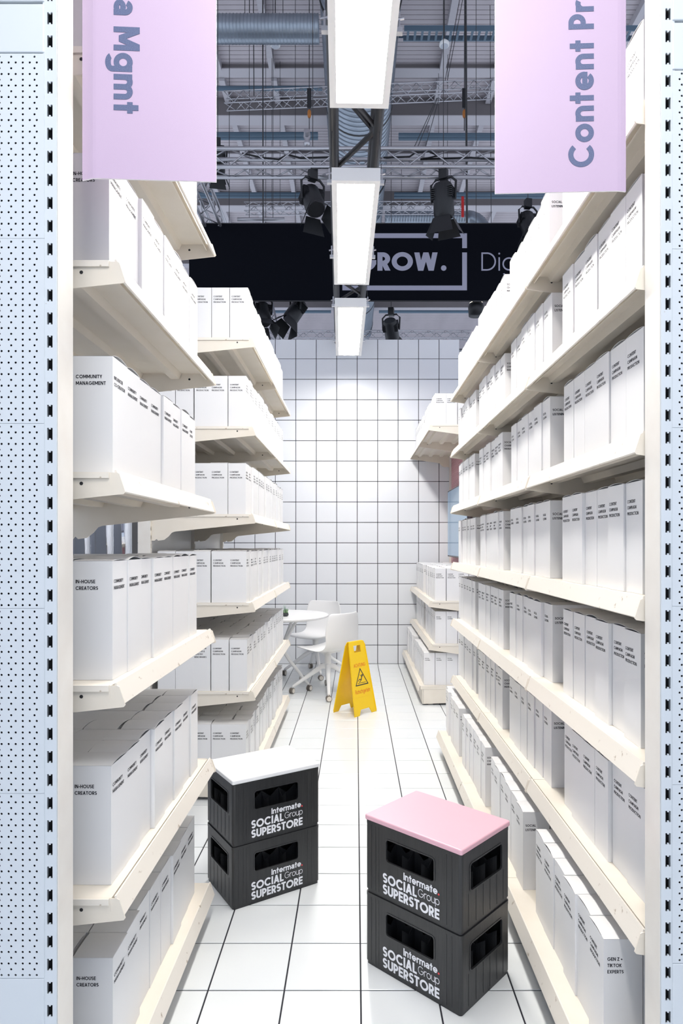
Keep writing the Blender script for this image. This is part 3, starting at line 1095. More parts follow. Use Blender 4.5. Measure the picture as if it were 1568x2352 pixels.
def crate(loc, rz, label, end):
    walls, corner, rim, foot, collars, ribs_s, ribs_f, floor_, divs = CR[end]
    r = thing('bottle_crate', label, 'crate', loc, (0, 0, rz), 'black printed bottle crates')
    obj('crate_wall', walls, r)
    for sx, sy in ((1, 1), (-1, 1), (-1, -1), (1, -1)):
        o = obj('corner_post', corner, r)
        o.scale = (sx, sy, 1)
    obj('rim', rim, r)
    obj('foot_rim', foot, r)
    for c in collars:
        obj('hand_hole_collar', c, r)
    for c in ribs_f:
        obj('wall_rib', c, r)
    for c in ribs_s:
        obj('wall_rib', c, r)
        obj('wall_rib', c, r, rot=(0, 0, math.pi))
    obj('crate_floor', floor_, r)
    for d in divs:
        obj('bottle_divider', d, r)
    y = -KD / 2 - 0.0007
    obj('lettering', BOLD_ME, r, (0, y, 0), (R90, 0, 0))['label'] = 'bold white lettering Intermate Social Superstore'
    obj('lettering', THIN_ME, r, (0, y, 0), (R90, 0, 0))['label'] = 'thin white lettering Group'
    obj('red_full_stop', DOT_ME, r, (0, y, 0), (R90, 0, 0))['label'] = 'red full stop'
    return r


def seat_board(loc, rz, m, label):
    o = MB()
    o.prism(rrect(-0.201, 0.201, -0.149, 0.149, 0.008, 4), 'z', 0, 0.018)
    b = tag(o.build('seat_board', m, None, loc, (0, 0, rz)), label, 'seat board')
    bevel(b, 0.0045, 3)
    return b


RA, LA = math.radians(-42.7), math.radians(32.9)
RC, LC = (0.2785, 2.2325), (-0.403, 2.803)
crate((RC[0], RC[1], 0), RA, 'black bottle crate on the floor, lower one under the pink seat board', 1)
crate((RC[0], RC[1], KH), RA, 'black bottle crate directly beneath the pink seat board, upper of its stack', 1)
seat_board((RC[0], RC[1], 2 * KH - 0.001), RA, M['seat_pink'], 'pale pink seat board lying on the right crate stack')
crate((LC[0], LC[1], 0), LA, 'black bottle crate on the floor, lower one under the white seat board', -1)
crate((LC[0], LC[1], KH), LA, 'black bottle crate directly beneath the white seat board, upper of its stack', -1)
seat_board((LC[0], LC[1], 2 * KH - 0.001), LA, M['seat_white'], 'white seat board lying on the left crate stack')


# ================================================================== WET FLOOR SIGN
def floor_sign():
    th = math.radians(48.4)
    r = thing('wet_floor_sign', 'yellow folding wet floor warning sign standing in the aisle', 'warning sign', (-0.007, 5.636, 0), (0, 0, th))
    H, bw, tw, spread = 0.615, 0.287, 0.205, 0.124
    lean = math.atan2(spread - 0.012, H)
    Hs = H / math.cos(lean)

    def half(z):
        return (bw + (tw - bw) * z / Hs) / 2
    outline_feet = [(-half(0), 0.0), (-half(0) + 0.062, 0.0), (-half(0) + 0.088, 0.048), (half(0) - 0.088, 0.048), (half(0) - 0.062, 0.0), (half(0), 0.0)]
    for sgn, nm in ((-1, 'front_leaf'), (1, 'rear_leaf')):
        mb = MB()
        # lower part with the cut-out between the feet, built of convex pieces; th thickness along local y
        T = 0.006
        z1 = 0.075
        for poly in ([(-half(0), 0.0), (-half(0) + 0.062, 0.0), (-half(0) + 0.088, 0.048), (-half(0) + 0.088, z1), (-half(z1), z1)],
                     [(half(0) - 0.062, 0.0), (half(0), 0.0), (half(z1), z1), (half(0) - 0.088, z1), (half(0) - 0.088, 0.048)],
                     [(-half(0) + 0.088, 0.048), (half(0) - 0.088, 0.048), (half(0) - 0.088, z1), (-half(0) + 0.088, z1)]):
            mb.prism(poly, 'y', -T / 2, T / 2)
        z2 = Hs - 0.115
        mb.prism([(-half(z1), z1), (half(z1), z1), (half(z2), z2), (-half(z2), z2)], 'y', -T / 2, T / 2)
        # handle zone with a window
        hw = 0.045
        za, zb = Hs - 0.094, Hs - 0.036
        mb.prism([(-half(z2), z2), (half(z2), z2), (half(za), za), (-half(za), za)], 'y', -T / 2, T / 2)
        mb.prism([(-half(za), za), (-hw, za), (-hw, zb), (-half(zb), zb)], 'y', -T / 2, T / 2)
        mb.prism([(hw, za), (half(za), za), (half(zb), zb), (hw, zb)], 'y', -T / 2, T / 2)
        mb.prism([(-half(zb), zb), (half(zb), zb), (half(Hs) - 0.004, Hs - 0.012), (half(Hs) - 0.016, Hs), (-half(Hs) + 0.016, Hs), (-half(Hs) + 0.004, Hs - 0.012)], 'y', -T / 2, T / 2)
        leaf = mb.build(nm, M['yellow'], r, (0, sgn * (spread - 0.001), 0), (-lean * sgn * -1, 0, 0))
        # raised borders
        for s in (-1, 1):
            e = MB()
            e.add([(s * (half(z) - i), yy, z) for z in (0.012, Hs - 0.03) for i in (0.0, 0.009) for yy in (sgn * T / 2, sgn * (T / 2 + 0.004))],
                  [(0, 2, 6, 4), (1, 5, 7, 3), (0, 4, 5, 1), (2, 3, 7, 6), (0, 1, 3, 2), (4, 6, 7, 5)])
            e.build('edge_rib', M['yellow'], leaf)
        MB().box(-half(0.15), half(0.15), min(sgn * T / 2, sgn * (T / 2 + 0.0015)), max(sgn * T / 2, sgn * (T / 2 + 0.0015)), 0.150, 0.153).build('cross_line', M['yellow'], leaf)
        if sgn < 0:
            y = -T / 2 - 0.0006
            q, w = text_quads('ACHTUNG', 0.030, 0.14, 0.10, 20)
            q = [[(a * 0.82 - w * 0.82 / 2, b + 0.405) for a, b in k] for k in q]
            obj('lettering', print_mesh(q, M['orange_ink']), leaf, (0, y, 0), (R90, 0, 0))['label'] = 'orange lettering Achtung'
            q, w = text_quads('Rutschgefahr', 0.034, 0.13, 0.09, 20)
            q = [[(a * 0.72 - w * 0.72 / 2, b + 0.182) for a, b in k] for k in q]
            obj('lettering', print_mesh(q, M['orange_ink']), leaf, (0, y, 0), (R90, 0, 0))['label'] = 'orange lettering Rutschgefahr'
            # triangle with a slipping figure
            qs = []

            def seg(p, q_, t):
                dx, dy = q_[0] - p[0], q_[1] - p[1]
                L = math.hypot(dx, dy)
                nx, ny = -dy / L * t / 2, dx / L * t / 2
                ex, ey = dx / L * t / 2, dy / L * t / 2
                qs.append([(p[0] + nx - ex, p[1] + ny - ey), (p[0] - nx - ex, p[1] - ny - ey), (q_[0] - nx + ex, q_[1] - ny + ey), (q_[0] + nx + ex, q_[1] + ny + ey)])
            tri = [(-0.078, 0.252), (0.078, 0.252), (0.0, 0.388)]
            for i in range(3):
                seg(tri[i], tri[(i + 1) % 3], 0.0085)
            seg((-0.052, 0.268), (0.050, 0.268), 0.004)
            pe = Pen(0.2, 24)
            pe.dot(0.014, 0.331, 0.0085)
            qs += pe.q
            for a, b, t in (((0.010, 0.320), (-0.002, 0.296), 0.010), ((0.010, 0.318), (-0.012, 0.336), 0.005), ((0.012, 0.318), (0.032, 0.338), 0.005),
                            ((-0.002, 0.296), (-0.026, 0.300), 0.007), ((-0.026, 0.300), (-0.044, 0.286), 0.006), ((-0.002, 0.296), (-0.014, 0.284), 0.007), ((-0.014, 0.284), (-0.030, 0.276), 0.006)):
                seg(a, b, t)
            obj('slip_pictogram', print_mesh(qs, M['ink'], 'slip_pictogram'), leaf, (0, y, 0), (R90, 0, 0))['label'] = 'black warning triangle with slipping figure'
    MB().tube((-0.088, 0, H - 0.006), (0.088, 0, H - 0.006), 0.008, 10).build('hinge', M['yellow'], r)
    return r


floor_sign()


# ================================================================== TABLE, CHAIRS, PLANT
def castor(parent, x, y, r=0.028, turn=0.6):
    o = MB()
    n = 18
    for side in (-1, 1):
        pts = []
        o.tube((side * 0.004, 0, r), (side * 0.019, 0, r), r, n)
    t = o.build('castor', M['castor_tyre'], parent, (x, y, 0), (0, 0, turn))
    h = MB()
    for side in (-1, 1):
        h.tube((side * 0.0185, 0, r), (side * 0.0215, 0, r), r * 0.80, n)
    h.tube((0, 0.004, r), (0, 0.004, r * 2.25), 0.007, 8)
    h.build('castor_hub', M['castor_hub'], t)
    return t


def chair(loc, face, base_turn, label):
    """moulded shell chair, local +x is where it faces"""
    root = thing('swivel_chair', label, 'chair', (loc[0], loc[1], 0), group='white shell chairs at the round table')
    # shell: profile in (x, z), half width along it
    prof = [(0.245, 0.430, 0.17), (0.225, 0.447, 0.20), (0.14, 0.448, 0.222), (0.03, 0.437, 0.228), (-0.08, 0.430, 0.225), (-0.15, 0.440, 0.215),
            (-0.195, 0.475, 0.208), (-0.215, 0.53, 0.207), (-0.232, 0.61, 0.212), (-0.250, 0.70, 0.205), (-0.262, 0.775, 0.188), (-0.266, 0.806, 0.165)]
    mb = MB()
    n = 12
    rows = []
    for k, (x, z, hw) in enumerate(prof):
        row = []
        for i in range(n + 1):
            u = -1 + 2 * i / n
            s = min(1.0, max(0.0, (z - 0.45) / 0.2))
            cup = 0.055 * s * u * u
            lift = 0.018 * (1 - s) * u * u
            row.append((x + cup, u * hw * 1.07, z + lift))
        rows.append(row)
    vs = [p for row in rows for p in row]
    fs = []
    for k in range(len(prof) - 1):
        for i in range(n):
            a = k * (n + 1) + i
            fs.append((a, a + 1, a + n + 2, a + n + 1))
    mb.add(vs, fs)
    sh = mb.build('seat_shell', M['white_plastic'], root, rot=(0, 0, face), smooth=True)
    m = sh.modifiers.new('thick', 'SOLIDIFY')
    m.thickness = 0.011
    m2 = sh.modifiers.new('sub', 'SUBSURF')
    m2.levels = 1
    m2.render_levels = 2
    bevel(MB().prism(rrect(-0.10, 0.12, -0.09, 0.09, 0.03, 3), 'z', 0.405, 0.424).build('seat_plate', M['white_plastic'], root, rot=(0, 0, face)), 0.004)
    MB().lathe([(0.024, 0.235), (0.034, 0.25), (0.030, 0.36), (0.036, 0.406)], 16).build('column', M['white_plastic'], root, smooth=True)
    for k in range(4):
        a = base_turn + k * math.pi / 2
        c, s = math.cos(a), math.sin(a)
        pts = [(0.0, 0.0, 0.270), (0.06 * c, 0.06 * s, 0.262), (0.20 * c, 0.20 * s, 0.165), (0.335 * c, 0.335 * s, 0.072), (0.350 * c, 0.350 * s, 0.058)]
        MB().path(pts, [0.030, 0.026, 0.020, 0.015, 0.012], 10).build('base_arm', M['white_plastic'], root, smooth=True)
        castor(root, 0.35 * c, 0.35 * s, turn=a + 1.2 + 0.7 * k)
    return root


chair((-0.275, 6.345), math.radians(137), math.radians(4), 'white shell swivel chair nearest the yellow sign, seen from behind')
chair((-0.455, 7.275), math.radians(-114), math.radians(13), 'white shell swivel chair behind the table, facing the aisle')

tb = thing('round_table', 'round white table on crossed castor legs beside the far left rack', 'table', (-0.76, 6.63, 0))
o = MB().lathe([(0.462, 0.712), (0.480, 0.722), (0.482, 0.735), (0.477, 0.740)], 64).build('table_top', M['white_plastic'], tb)
smooth_angle(o, 35)
MB().lathe([(0.06, 0.66), (0.12, 0.70), (0.12, 0.712)], 24).build('top_plate', M['white_plastic'], tb, smooth=True)
for k in range(4):
    a = math.radians(-32 + 90 * k)
    c, s = math.cos(a), math.sin(a)
    MB().path([(-0.20 * c, -0.20 * s, 0.705), (-0.03 * c, -0.03 * s, 0.44), (0.10 * c, 0.10 * s, 0.28), (0.30 * c, 0.30 * s, 0.095), (0.345 * c, 0.345 * s, 0.062)], [0.015, 0.018, 0.018, 0.016, 0.012], 10).build('leg', M['white_plastic'], tb, smooth=True)
    castor(tb, 0.35 * c, 0.35 * s, turn=a + 0.4 * k)

pp = thing('potted_succulent', 'small succulent in a dark stone pot on the round table', 'plant', (-0.708, 6.46, 0.7405))
MB().lathe([(0.022, 0), (0.034, 0.006), (0.037, 0.022), (0.032, 0.034), (0.024, 0.036)], 14).build('pot', M['stone'], pp, smooth=True)
for k in range(26):
    a = random.uniform(0, 6.28)
    el = random.uniform(0.35, 1.35)
    L = random.uniform(0.03, 0.05)
    d = Vector((math.cos(a) * math.cos(el), math.sin(a) * math.cos(el), math.sin(el)))
    p0 = Vector((0, 0, 0.033)) + Vector((d.x, d.y, 0)) * 0.012
    MB().path([p0, p0 + d * L * 0.45, p0 + d * L * 0.8, p0 + d * L], [0.003, 0.0075, 0.005, 0.0008], 6).build('leaf', M['leaf'], pp, smooth=True)
for k in range(16):
    a = random.uniform(0, 6.28)
    el = random.uniform(0.9, 1.5)
    L = random.uniform(0.05, 0.10)
    d = Vector((math.cos(a) * math.cos(el), math.sin(a) * math.cos(el), math.sin(el)))
    p0 = Vector((0, 0, 0.036))
    MB().path([p0, p0 + d * L * 0.5, p0 + d * L], [0.0018, 0.0024, 0.0006], 5).build('spike_leaf', M['leaf_pale'], pp, smooth=True)

# screen on the pink wall
tv = thing('wall_screen', 'large blue flat screen mounted on the pink side wall', 'screen', (1.150, 6.97, 1.70))
bevel(MB().box(-0.065, -0.030, -0.67, 0.67, -0.385, 0.385).build('screen_case', M['bezel'], tv), 0.004)
MB().box(-0.0668, -0.0655, -0.655, 0.655, -0.368, 0.370).build('screen_glass', M['screen'], tv)
MB().box(-0.030, 0.004, -0.2, 0.2, -0.2, 0.2).build('wall_mount', M['charcoal'], tv)

# polished panels beyond the left rack
for k, yy in enumerate((4.62, 5.08, 5.50)):
    mb = MB()
    n = 16
    pts = []
    for i in range(n + 1):
        a = math.radians(-78 + 156 * i / n)
        pts.append((-2.05 + 0.13 * math.cos(a), yy + 0.205 * math.sin(a)))
    vs = [(x, y, z) for z in (0.0, 2.3) for x, y in pts]
    mb.add(vs, [(i, i + 1, n + 2 + i, n + 1 + i) for i in range(n)])
    o = mb.build('polished_column', M['mirror'], smooth=True)
    md = o.modifiers.new('thick', 'SOLIDIFY')
    md.thickness = 0.01
    tag(o, ['curved polished metal column seen under the near left shelf, leftmost', 'curved polished metal column seen under the near left shelf, middle one',
            'curved polished metal column seen under the near left shelf, beside dark post'][k], 'column', 'polished columns beyond the left rack')
tag(MB().box(-2.12, -2.0, 5.74, 5.93, 0, 2.6).build('dark_post', M['charcoal']), 'dark grey post beyond the near left rack', 'post')
tag(MB().box(-1.62, -1.58, 2.70, 2.82, 0, 2.0).build('blue_reflection_card', M['blue_strip']), 'added unseen blue card for the blue reflection in the columns', 'reflection card')  # unseen card added so the columns mirror some blue


# ================================================================== LILAC HANGING SIGNS
def hanging_sign(xa, ya, xb, yb, z0, z1, fold, label):
    """board from (xa,ya) to (xb,yb) in plan; fold: share of the width at the start that is bent back"""
    L = math.hypot(xb - xa, yb - ya)
    ang = math.atan2(yb - ya, xb - xa)
    r = thing('aisle_sign', label, 'sign', (xa, ya, z0), (0, 0, ang))
    prof = []
    if fold:
        prof = [(0.0, 0.0), (0.017, -0.0022), (0.022, -0.0018), (0.028, 0.0), (L, 0.0)]
        prof = [(0.0, 0.0105), (0.020, 0.0030), (0.026, 0.0008), (0.033, 0.0), (L, 0.0)]
    else:
        prof = [(0.0, 0.0), (L - 0.020, 0.0), (L - 0.012, 0.0010), (L, 0.004)]
    mb = MB()
    T = 0.004
    H = z1 - z0
    n = len(prof)
    for i in range(n - 1):
        (u0, v0), (u1, v1) = prof[i], prof[i + 1]
        mb.cur = 0
        mb.add([(u0, v0, 0), (u1, v1, 0), (u1, v1, H), (u0, v0, H)], [(0, 1, 2, 3)])
        mb.add([(u0, v0 + T, 0), (u1, v1 + T, 0), (u1, v1 + T, H), (u0, v0 + T, H)], [(3, 2, 1, 0)])
        mb.cur = 1
        mb.add([(u0, v0, 0), (u1, v1, 0), (u1, v1 + T, 0), (u0, v0 + T, 0)], [(0, 3, 2, 1)])
        mb.add([(u0, v0, H), (u1, v1, H), (u1, v1 + T, H), (u0, v0 + T, H)], [(0, 1, 2, 3)])
    mb.cur = 1
    mb.add([(prof[0][0], prof[0][1], 0), (prof[0][0], prof[0][1] + T, 0), (prof[0][0], prof[0][1] + T, H), (prof[0][0], prof[0][1], H)], [(0, 1, 2, 3)])
    mb.add([(L, prof[-1][1], 0), (L, prof[-1][1] + T, 0), (L, prof[-1][1] + T, H), (L, prof[-1][1], H)], [(0, 3, 2, 1)])
    mb.build('board', [M['lilac'], M['lilac_edge']], r)
    return r, L


s1, L1 = hanging_sign(-0.6065, 1.425, -0.3110, 1.441, 2.268, 3.30, True, 'lilac hanging sign on the left reading Mgmt downwards')
CAPS = 0.0570
q, w = text_quads('Media Mgmt', CAPS, 0.215, 0.095, 40)
obj('lettering', print_mesh(q, M['slate_ink']), s1, (0.0715, -0.0006, 0.145 + w), (R90, R90, 0))['label'] = 'slate blue lettering Mgmt running down'
s2, L2 = hanging_sign(0.3180, 1.478, 0.6135, 1.466, 2.262, 3.30, False, 'lilac hanging sign on the right reading Content upwards')
q, w = text_quads('Content Production', CAPS, 0.205, 0.095, 40)
obj('lettering', print_mesh(q, M['slate_ink']), s2, (0.2225, -0.0006, 0.0555), (R90, -R90, 0))['label'] = 'slate blue lettering Content running up'
for r, L in ((s1, L1), (s2, L2)):
    for u in (0.04, L - 0.04):
        MB().tube((u, 0.008, 0.8), (u, 0.008, 1.05), 0.002, 6).build('hanging_wire', M['silver'], r)


# ================================================================== AISLE LAMPS AND THEIR TRUSS
LH = 2.10
LZ = EYE + LH
SLOPE = -0.0237
LW, LL = 0.282, 1.50


def lamp_x(y):
    return 0.0144 * LH + SLOPE * (y - 1.188 * LH)


lamp_house = MB()
a, b = LW / 2, LL / 2
lamp_house.box(-a, a, -b, b, 0.028, 0.075)
HOUSE_ME = lamp_house.mesh('lamp_housing', M['lamp_white'])
fr = MB()
for x0, x1, y0, y1 in ((-a, -a + 0.032, -b, b), (a - 0.032, a, -b, b), (-a + 0.032, a - 0.032, -b, -b + 0.035), (-a + 0.032, a - 0.032, b - 0.035, b)):
    fr.box(x0, x1, y0, y1, 0, 0.028)
FRAME_ME = fr.mesh('lamp_frame', M['lamp_white'])
GLOW_ME = MB().box(-a + 0.033, a - 0.033, -b + 0.036, b - 0.036, 0.008, 0.012).mesh('lamp_diffuser', M['lamp_glow'])
louv = MB()
LOUV_ME = MB().box(-a + 0.034, a - 0.034, -0.0012, 0.0012, 0.0055, 0.0082).mesh('louvre_blade', M['lamp_white'])
cl = MB()
cl.box(-0.014, 0.014, -0.012, 0.012, 0.0, 0.02)
cl.tube((0, 0, 0.02), (0, 0, 0.09), 0.005, 8)
cl.tube((-0.02, 0, 0.055), (0.02, 0, 0.065), 0.006, 8)
CLAMP_ME = cl.mesh('clamp', M['silver'])
LAMPS = ((0.955 - 0.03 - 0.66, 'white aisle lamp above the camera', 0), (2.365, 'white aisle lamp nearest the camera, cut by the top edge', 1),
         (4.485, 'white aisle lamp in the middle of the row, over the black banner', 1), (6.46, 'white aisle lamp at the far end of the row near the tiled wall', 1))
for yc, lab, _ in LAMPS:
    r = thing('aisle_lamp', lab, 'lamp', (lamp_x(yc), yc, LZ), (0, 0, -math.atan(SLOPE)), group='row of lamps above the aisle')
    obj('lamp_housing', HOUSE_ME, r)
    obj('lamp_frame', FRAME_ME, r)
    obj('lamp_diffuser', GLOW_ME, r)
    for yy in (-b + 0.09, b - 0.42):
        for sx in (-1, 1):
            obj('clamp', CLAMP_ME, r, (sx * (a + 0.014), yy, 0.03))
            MB().tube((sx * (a + 0.012), yy, 0.11), (sx * 0.135, yy, 0.40), 0.002, 6).build('hanger_wire', M['black_metal'], r)


def truss(name, label, p0, p1, w, rc, rb, pitch, m, tri=False, group=None, faces=('top', 'bottom', 'left', 'right'), phase=0):
    """box or triangular lattice truss from p0 to p1 (centre of the section)"""
    p0, p1 = Vector(p0), Vector(p1)
    L = (p1 - p0).length
    d = (p1 - p0).normalized()
    side = d.cross(Vector((0, 0, 1))).normalized()
    up = side.cross(d).normalized()
    r = thing(name, label, 'truss', tuple(p0), group=group)
    h = w / 2
    if tri:
        C = {'a': (-h, h), 'b': (h, h), 'c': (0, -h)}
        F = [('a', 'b'), ('a', 'c'), ('b', 'c')]
    else:
        C = {'a': (-h, h), 'b': (h, h), 'c': (h, -h), 'd': (-h, -h)}
        F = [('a', 'b'), ('b', 'c'), ('c', 'd'), ('d', 'a')]
    pos = lambda c, t: side * C[c][0] + up * C[c][1] + d * t
    for c in C:
        MB().tube(pos(c, 0), pos(c, L), rc, 10).build('chord', m, r, smooth=True)
    n = max(2, int(L / pitch))
    st = L / n
    for a_, b_ in F:
        for k in range(n):
            s, e = (a_, b_) if (k + phase) % 2 == 0 else (b_, a_)
            MB().tube(pos(s, k * st), pos(e, (k + 1) * st), rb, 6).build('brace', m, r, smooth=True)
    return r


ty0, ty1 = 0.4, 9.0
truss('lamp_truss', 'dark grey box truss hanging above the aisle lamps', (lamp_x(ty0) , ty0, 4.06), (lamp_x(ty1), ty1, 4.06), 0.262, 0.030, 0.015, 0.42, M['black_metal'])

# ================================================================== BLACK BANNER AND STAGE TRUSSES
BY = 10.30


def at(px, py, Y):
    return ((px - VX) / FP * Y, Y, EYE + (VY - py) / FP * Y)


x0, _, zt = at(434, 512, BY)
x1, _, zb = at(1420, 692, BY)
bn = thing('hanging_banner', 'long black hall banner with pale lettering GROW behind the tiled wall', 'banner', (x0, BY, zb))
BWD, BHT = x1 - x0, zt - zb
MB().box(0, BWD, 0.0, 0.012, 0.012, BHT - 0.012).build('banner_cloth', M['banner_black'], bn)
for zz in (0.0, BHT - 0.012):
    MB().tube((0, 0.006, zz + 0.006), (BWD, 0.006, zz + 0.006), 0.010, 8).build('banner_rod', M['black_metal'], bn)
pxm = BY / FP


def bpx(px, py):
    return ((px - 434) * pxm, (692 - py) * pxm)


def bar(px0, py0, px1, py1):
    (u0, v1), (u1, v0) = bpx(px0, py0), bpx(px1, py1)
    return [(u0, v0), (u1, v0), (u1, v1), (u0, v1)]


for k, rc_ in enumerate(((786, 536, 1028, 547), (1038, 536, 1072, 547), (1061, 547, 1072, 570), (1061, 580, 1072, 667), (786, 656, 1061, 667), (786, 547, 797, 656))):
    obj('frame_bar', print_mesh([bar(*rc_)], M['banner_print'], 'frame_bar'), bn, (0, -0.002, 0), (R90, 0, 0))
cap = 42 * pxm
q, w = text_quads('GROW', cap, 0.245, 0.055, 40)
sc = (1005 - 816) * pxm / w
u, v = bpx(816, 622)
q = [[(a_ * sc + u, b_ + v) for a_, b_ in k] for k in q]
pn = Pen(0.2, 40)
uu, vv = bpx(1018.5, 616)
pn.dot(uu, vv, 6.3 * pxm)
obj('lettering', print_mesh(q + pn.q, M['banner_print'], dz=0.0008), bn, (0, -0.002, 0), (R90, 0, 0))['label'] = 'pale bold lettering GROW'
q, w = text_quads('Dig', cap, 0.085, 0.13, 40)
u, v = bpx(1105, 622)
q = [[(a_ + u, b_ + v) for a_, b_ in k] for k in q]
obj('lettering', print_mesh(q, M['banner_print'], dz=0.0008), bn, (0, -0.002, 0), (R90, 0, 0))['label'] = 'thin pale lettering'

zc = EYE + (VY - 383) / FP * 8.7 + 0.12
truss('stage_truss', 'silver box truss running across above the black banner', (-2.62, 8.82, zc), (5.2, 8.82, zc), 0.245, 0.028, 0.010, 0.30, M['silver'])
truss('stage_truss', 'silver box truss running back behind the left lilac sign', (-2.28, 9.05, zc), (-2.28, 13.0, zc), 0.245, 0.025, 0.010, 0.30, M['silver'])
truss('roof_truss', 'slim tilted silver truss high under the hall roof', at(517, 232, 11.0), at(1130, 205, 11.0), 0.20, 0.010, 0.006, 0.16, M['silver'])
truss('roof_truss', 'slim far silver truss with red tape just above the banner', at(562, 479, 15.0), at(1064, 477, 15.0), 0.20, 0.012, 0.008, 0.2, M['silver'])
truss('roof_truss', 'distant slim truss glimpsed just above the tiled wall', at(600, 770, 16.0), at(1080, 770, 16.0), 0.18, 0.012, 0.008, 0.2, M['silver'])
st_ = truss('stage_truss', 'steep silver truss leaning beside the far left cartons', at(610, 690, 11.4), at(636, 800, 11.4), 0.20, 0.016, 0.009, 0.2, M['silver'])
p = at(1062, 477, 14.85)
tag(MB().box(p[0] - 0.03, p[0] + 0.03, p[1] - 0.02, p[1], p[2] - 0.22, p[2] + 0.25).build('red_tape', mat('red_tape', (0.6, 0.02, 0.02), 0.5)), 'strip of red tape on the end of the far truss', 'tape')


# ------------------------------------------------------------------ theatre spotlights
def rod(parent, x, y, z, rad=0.005):
    """drop rod from a local point of the thing up to the roof"""
    sc_ = parent.scale.z
    MB().tube((x, y, z), (x, y, (RZ - parent.location.z) / sc_), rad / sc_, 6).build('drop_rod', M['black_metal'], parent)


def spotlight(px, py, Y, yaw, tilt, size, label):
    r = thing('theatre_spotlight', label, 'spotlight', at(px, py, Y), (0, 0, yaw), group='black spotlights around the banner')
    r.scale = (size,) * 3
    MB().box(-0.05, 0.05, -0.05, 0.05, 0.10, 0.24).build('clamp', M['spot_black'], r)
    MB().path([(-0.15, 0, -0.16), (-0.16, 0, 0.06), (-0.10, 0, 0.12), (0.10, 0, 0.12), (0.16, 0, 0.06), (0.15, 0, -0.16)], 0.016, 8).build('yoke', M['spot_black'], r)
    bd = MB()
    bd.lathe([(0.10, 0.20), (0.125, 0.16), (0.13, -0.16), (0.11, -0.20)], 18)
    bo = bd.build('lamp_body', M['spot_black'], r, (0, 0, -0.16), (tilt, 0, 0))
    smooth_angle(bo, 40)
    for k in range(6):
        MB().box(-0.136 + 0.0, 0.136, -0.10, 0.10, 0.02 + k * 0.022, 0.03 + k * 0.022).build('cooling_fin', M['spot_black'], bo)
    for k in range(4):
        a_ = k * math.pi / 2
        d_ = MB()
        d_.add([(-0.10, 0.11, -0.20), (0.10, 0.11, -0.20), (0.15, 0.21, -0.40), (-0.15, 0.21, -0.40), (-0.10, 0.113, -0.20), (0.10, 0.113, -0.20), (0.15, 0.213, -0.40), (-0.15, 0.213, -0.40)],
               [(0, 1, 2, 3), (7, 6, 5, 4), (0, 4, 5, 1), (1, 5, 6, 2), (2, 6, 7, 3), (3, 7, 4, 0)])
        d_.build('barn_door', M['spot_black'], bo, rot=(0, 0, a_))
    rod(r, 0, 0, 0.2)
    return r


spotlight(718, 432, 8.75, 0.5, math.radians(-32), 1.05, 'black theatre spotlight with barn doors under the truss, left of the lamps')
spotlight(1018, 432, 8.75, -0.4, math.radians(12), 1.08, 'black theatre spotlight with barn doors under the truss, right of the lamps')
spotlight(678, 694, 10.6, 2.2, math.radians(35), 1.0, 'black theatre spotlight hanging below the banner, left of the far lamp')
spotlight(898, 738, 10.6, 2.9, math.radians(-50), 0.9, 'black theatre spotlight below the banner, right of the far lamp')
spotlight(604, 700, 10.6, 0.4, math.radians(-25), 0.95, 'black theatre spotlight half hidden by the far left cartons')
spotlight(500, 350, 9.2, 0.2, math.radians(40), 0.8, 'black theatre spotlight half hidden by the left lilac sign')
spotlight(1212, 492, 9.6, 0.2, math.radians(-25), 0.9, 'black theatre spotlight half hidden by the right rack top cartons')
rod(st_, 0, 0, 0)
fl = thing('floodlight', 'small black floodlight with a warm lamp below the banner', 'floodlight', at(1093, 703, 10.5))
MB().lathe([(0.12, -0.16), (0.13, -0.02), (0.11, 0.04)], 18).build('housing', M['spot_black'], fl, smooth=True)
MB().lathe([(0.105, 0.041), (0.105, 0.048)], 18).build('lamp_glass', M['warm_lamp'], fl)
rod(fl, 0, 0, 0.05)
cm_ = thing('rigging_clamp', 'silver rigging clamp standing on the stage truss', 'clamp', at(705, 338, 8.7))
MB().lathe([(0.035, 0), (0.05, 0.05), (0.03, 0.09), (0.05, 0.14), (0.045, 0.19)], 14).build('clamp_body', M['silver'], cm_, smooth=True)
MB().tube((0, -0.03, 0.15), (0, -0.09, 0.17), 0.04, 12).build('clamp_jaw', M['silver'], cm_)


# ------------------------------------------------------------------ ducts, pipes, cables
def ribbed_duct(name, label, p0, p1, R, pitch, amp=0.012, n=28, strap_every=0):
    p0, p1 = Vector(p0), Vector(p1)
    L = (p1 - p0).length
    r = thing(name, label, 'duct', tuple(p0))
    k = int(L / pitch)
    prof = []
    for i in range(k):
        prof += [(R, i * pitch), (R, (i + 0.72) * pitch), (R + amp, (i + 0.80) * pitch), (R + amp, (i + 0.92) * pitch)]
    mb = MB().lathe(prof, n)
    q = (p1 - p0).normalized().to_track_quat('Z', 'Y')
    mb.v = [tuple(q @ Vector(v)) for v in mb.v]
    smooth_angle(mb.build('duct_tube', M['galv'], r), 50)
    for f in (0.2, 0.8):
        pm_ = (p1 - p0) * f
        MB().tube(pm_, pm_ + Vector((0, 0, RZ - p0.z)), 0.006, 6).build('hanger_rod', M['black_metal'], r)
    if strap_every:
        z = strap_every / 2
        while z < L:
            s = MB().lathe([(R + amp + 0.006, z), (R + amp + 0.012, z + 0.01), (R + amp + 0.012, z + 0.04), (R + amp + 0.006, z + 0.05)], n)
            s.v = [tuple(q @ Vector(v)) for v in s.v]
            s.build('strap', M['black_metal'], r)
            z += strap_every
    return r


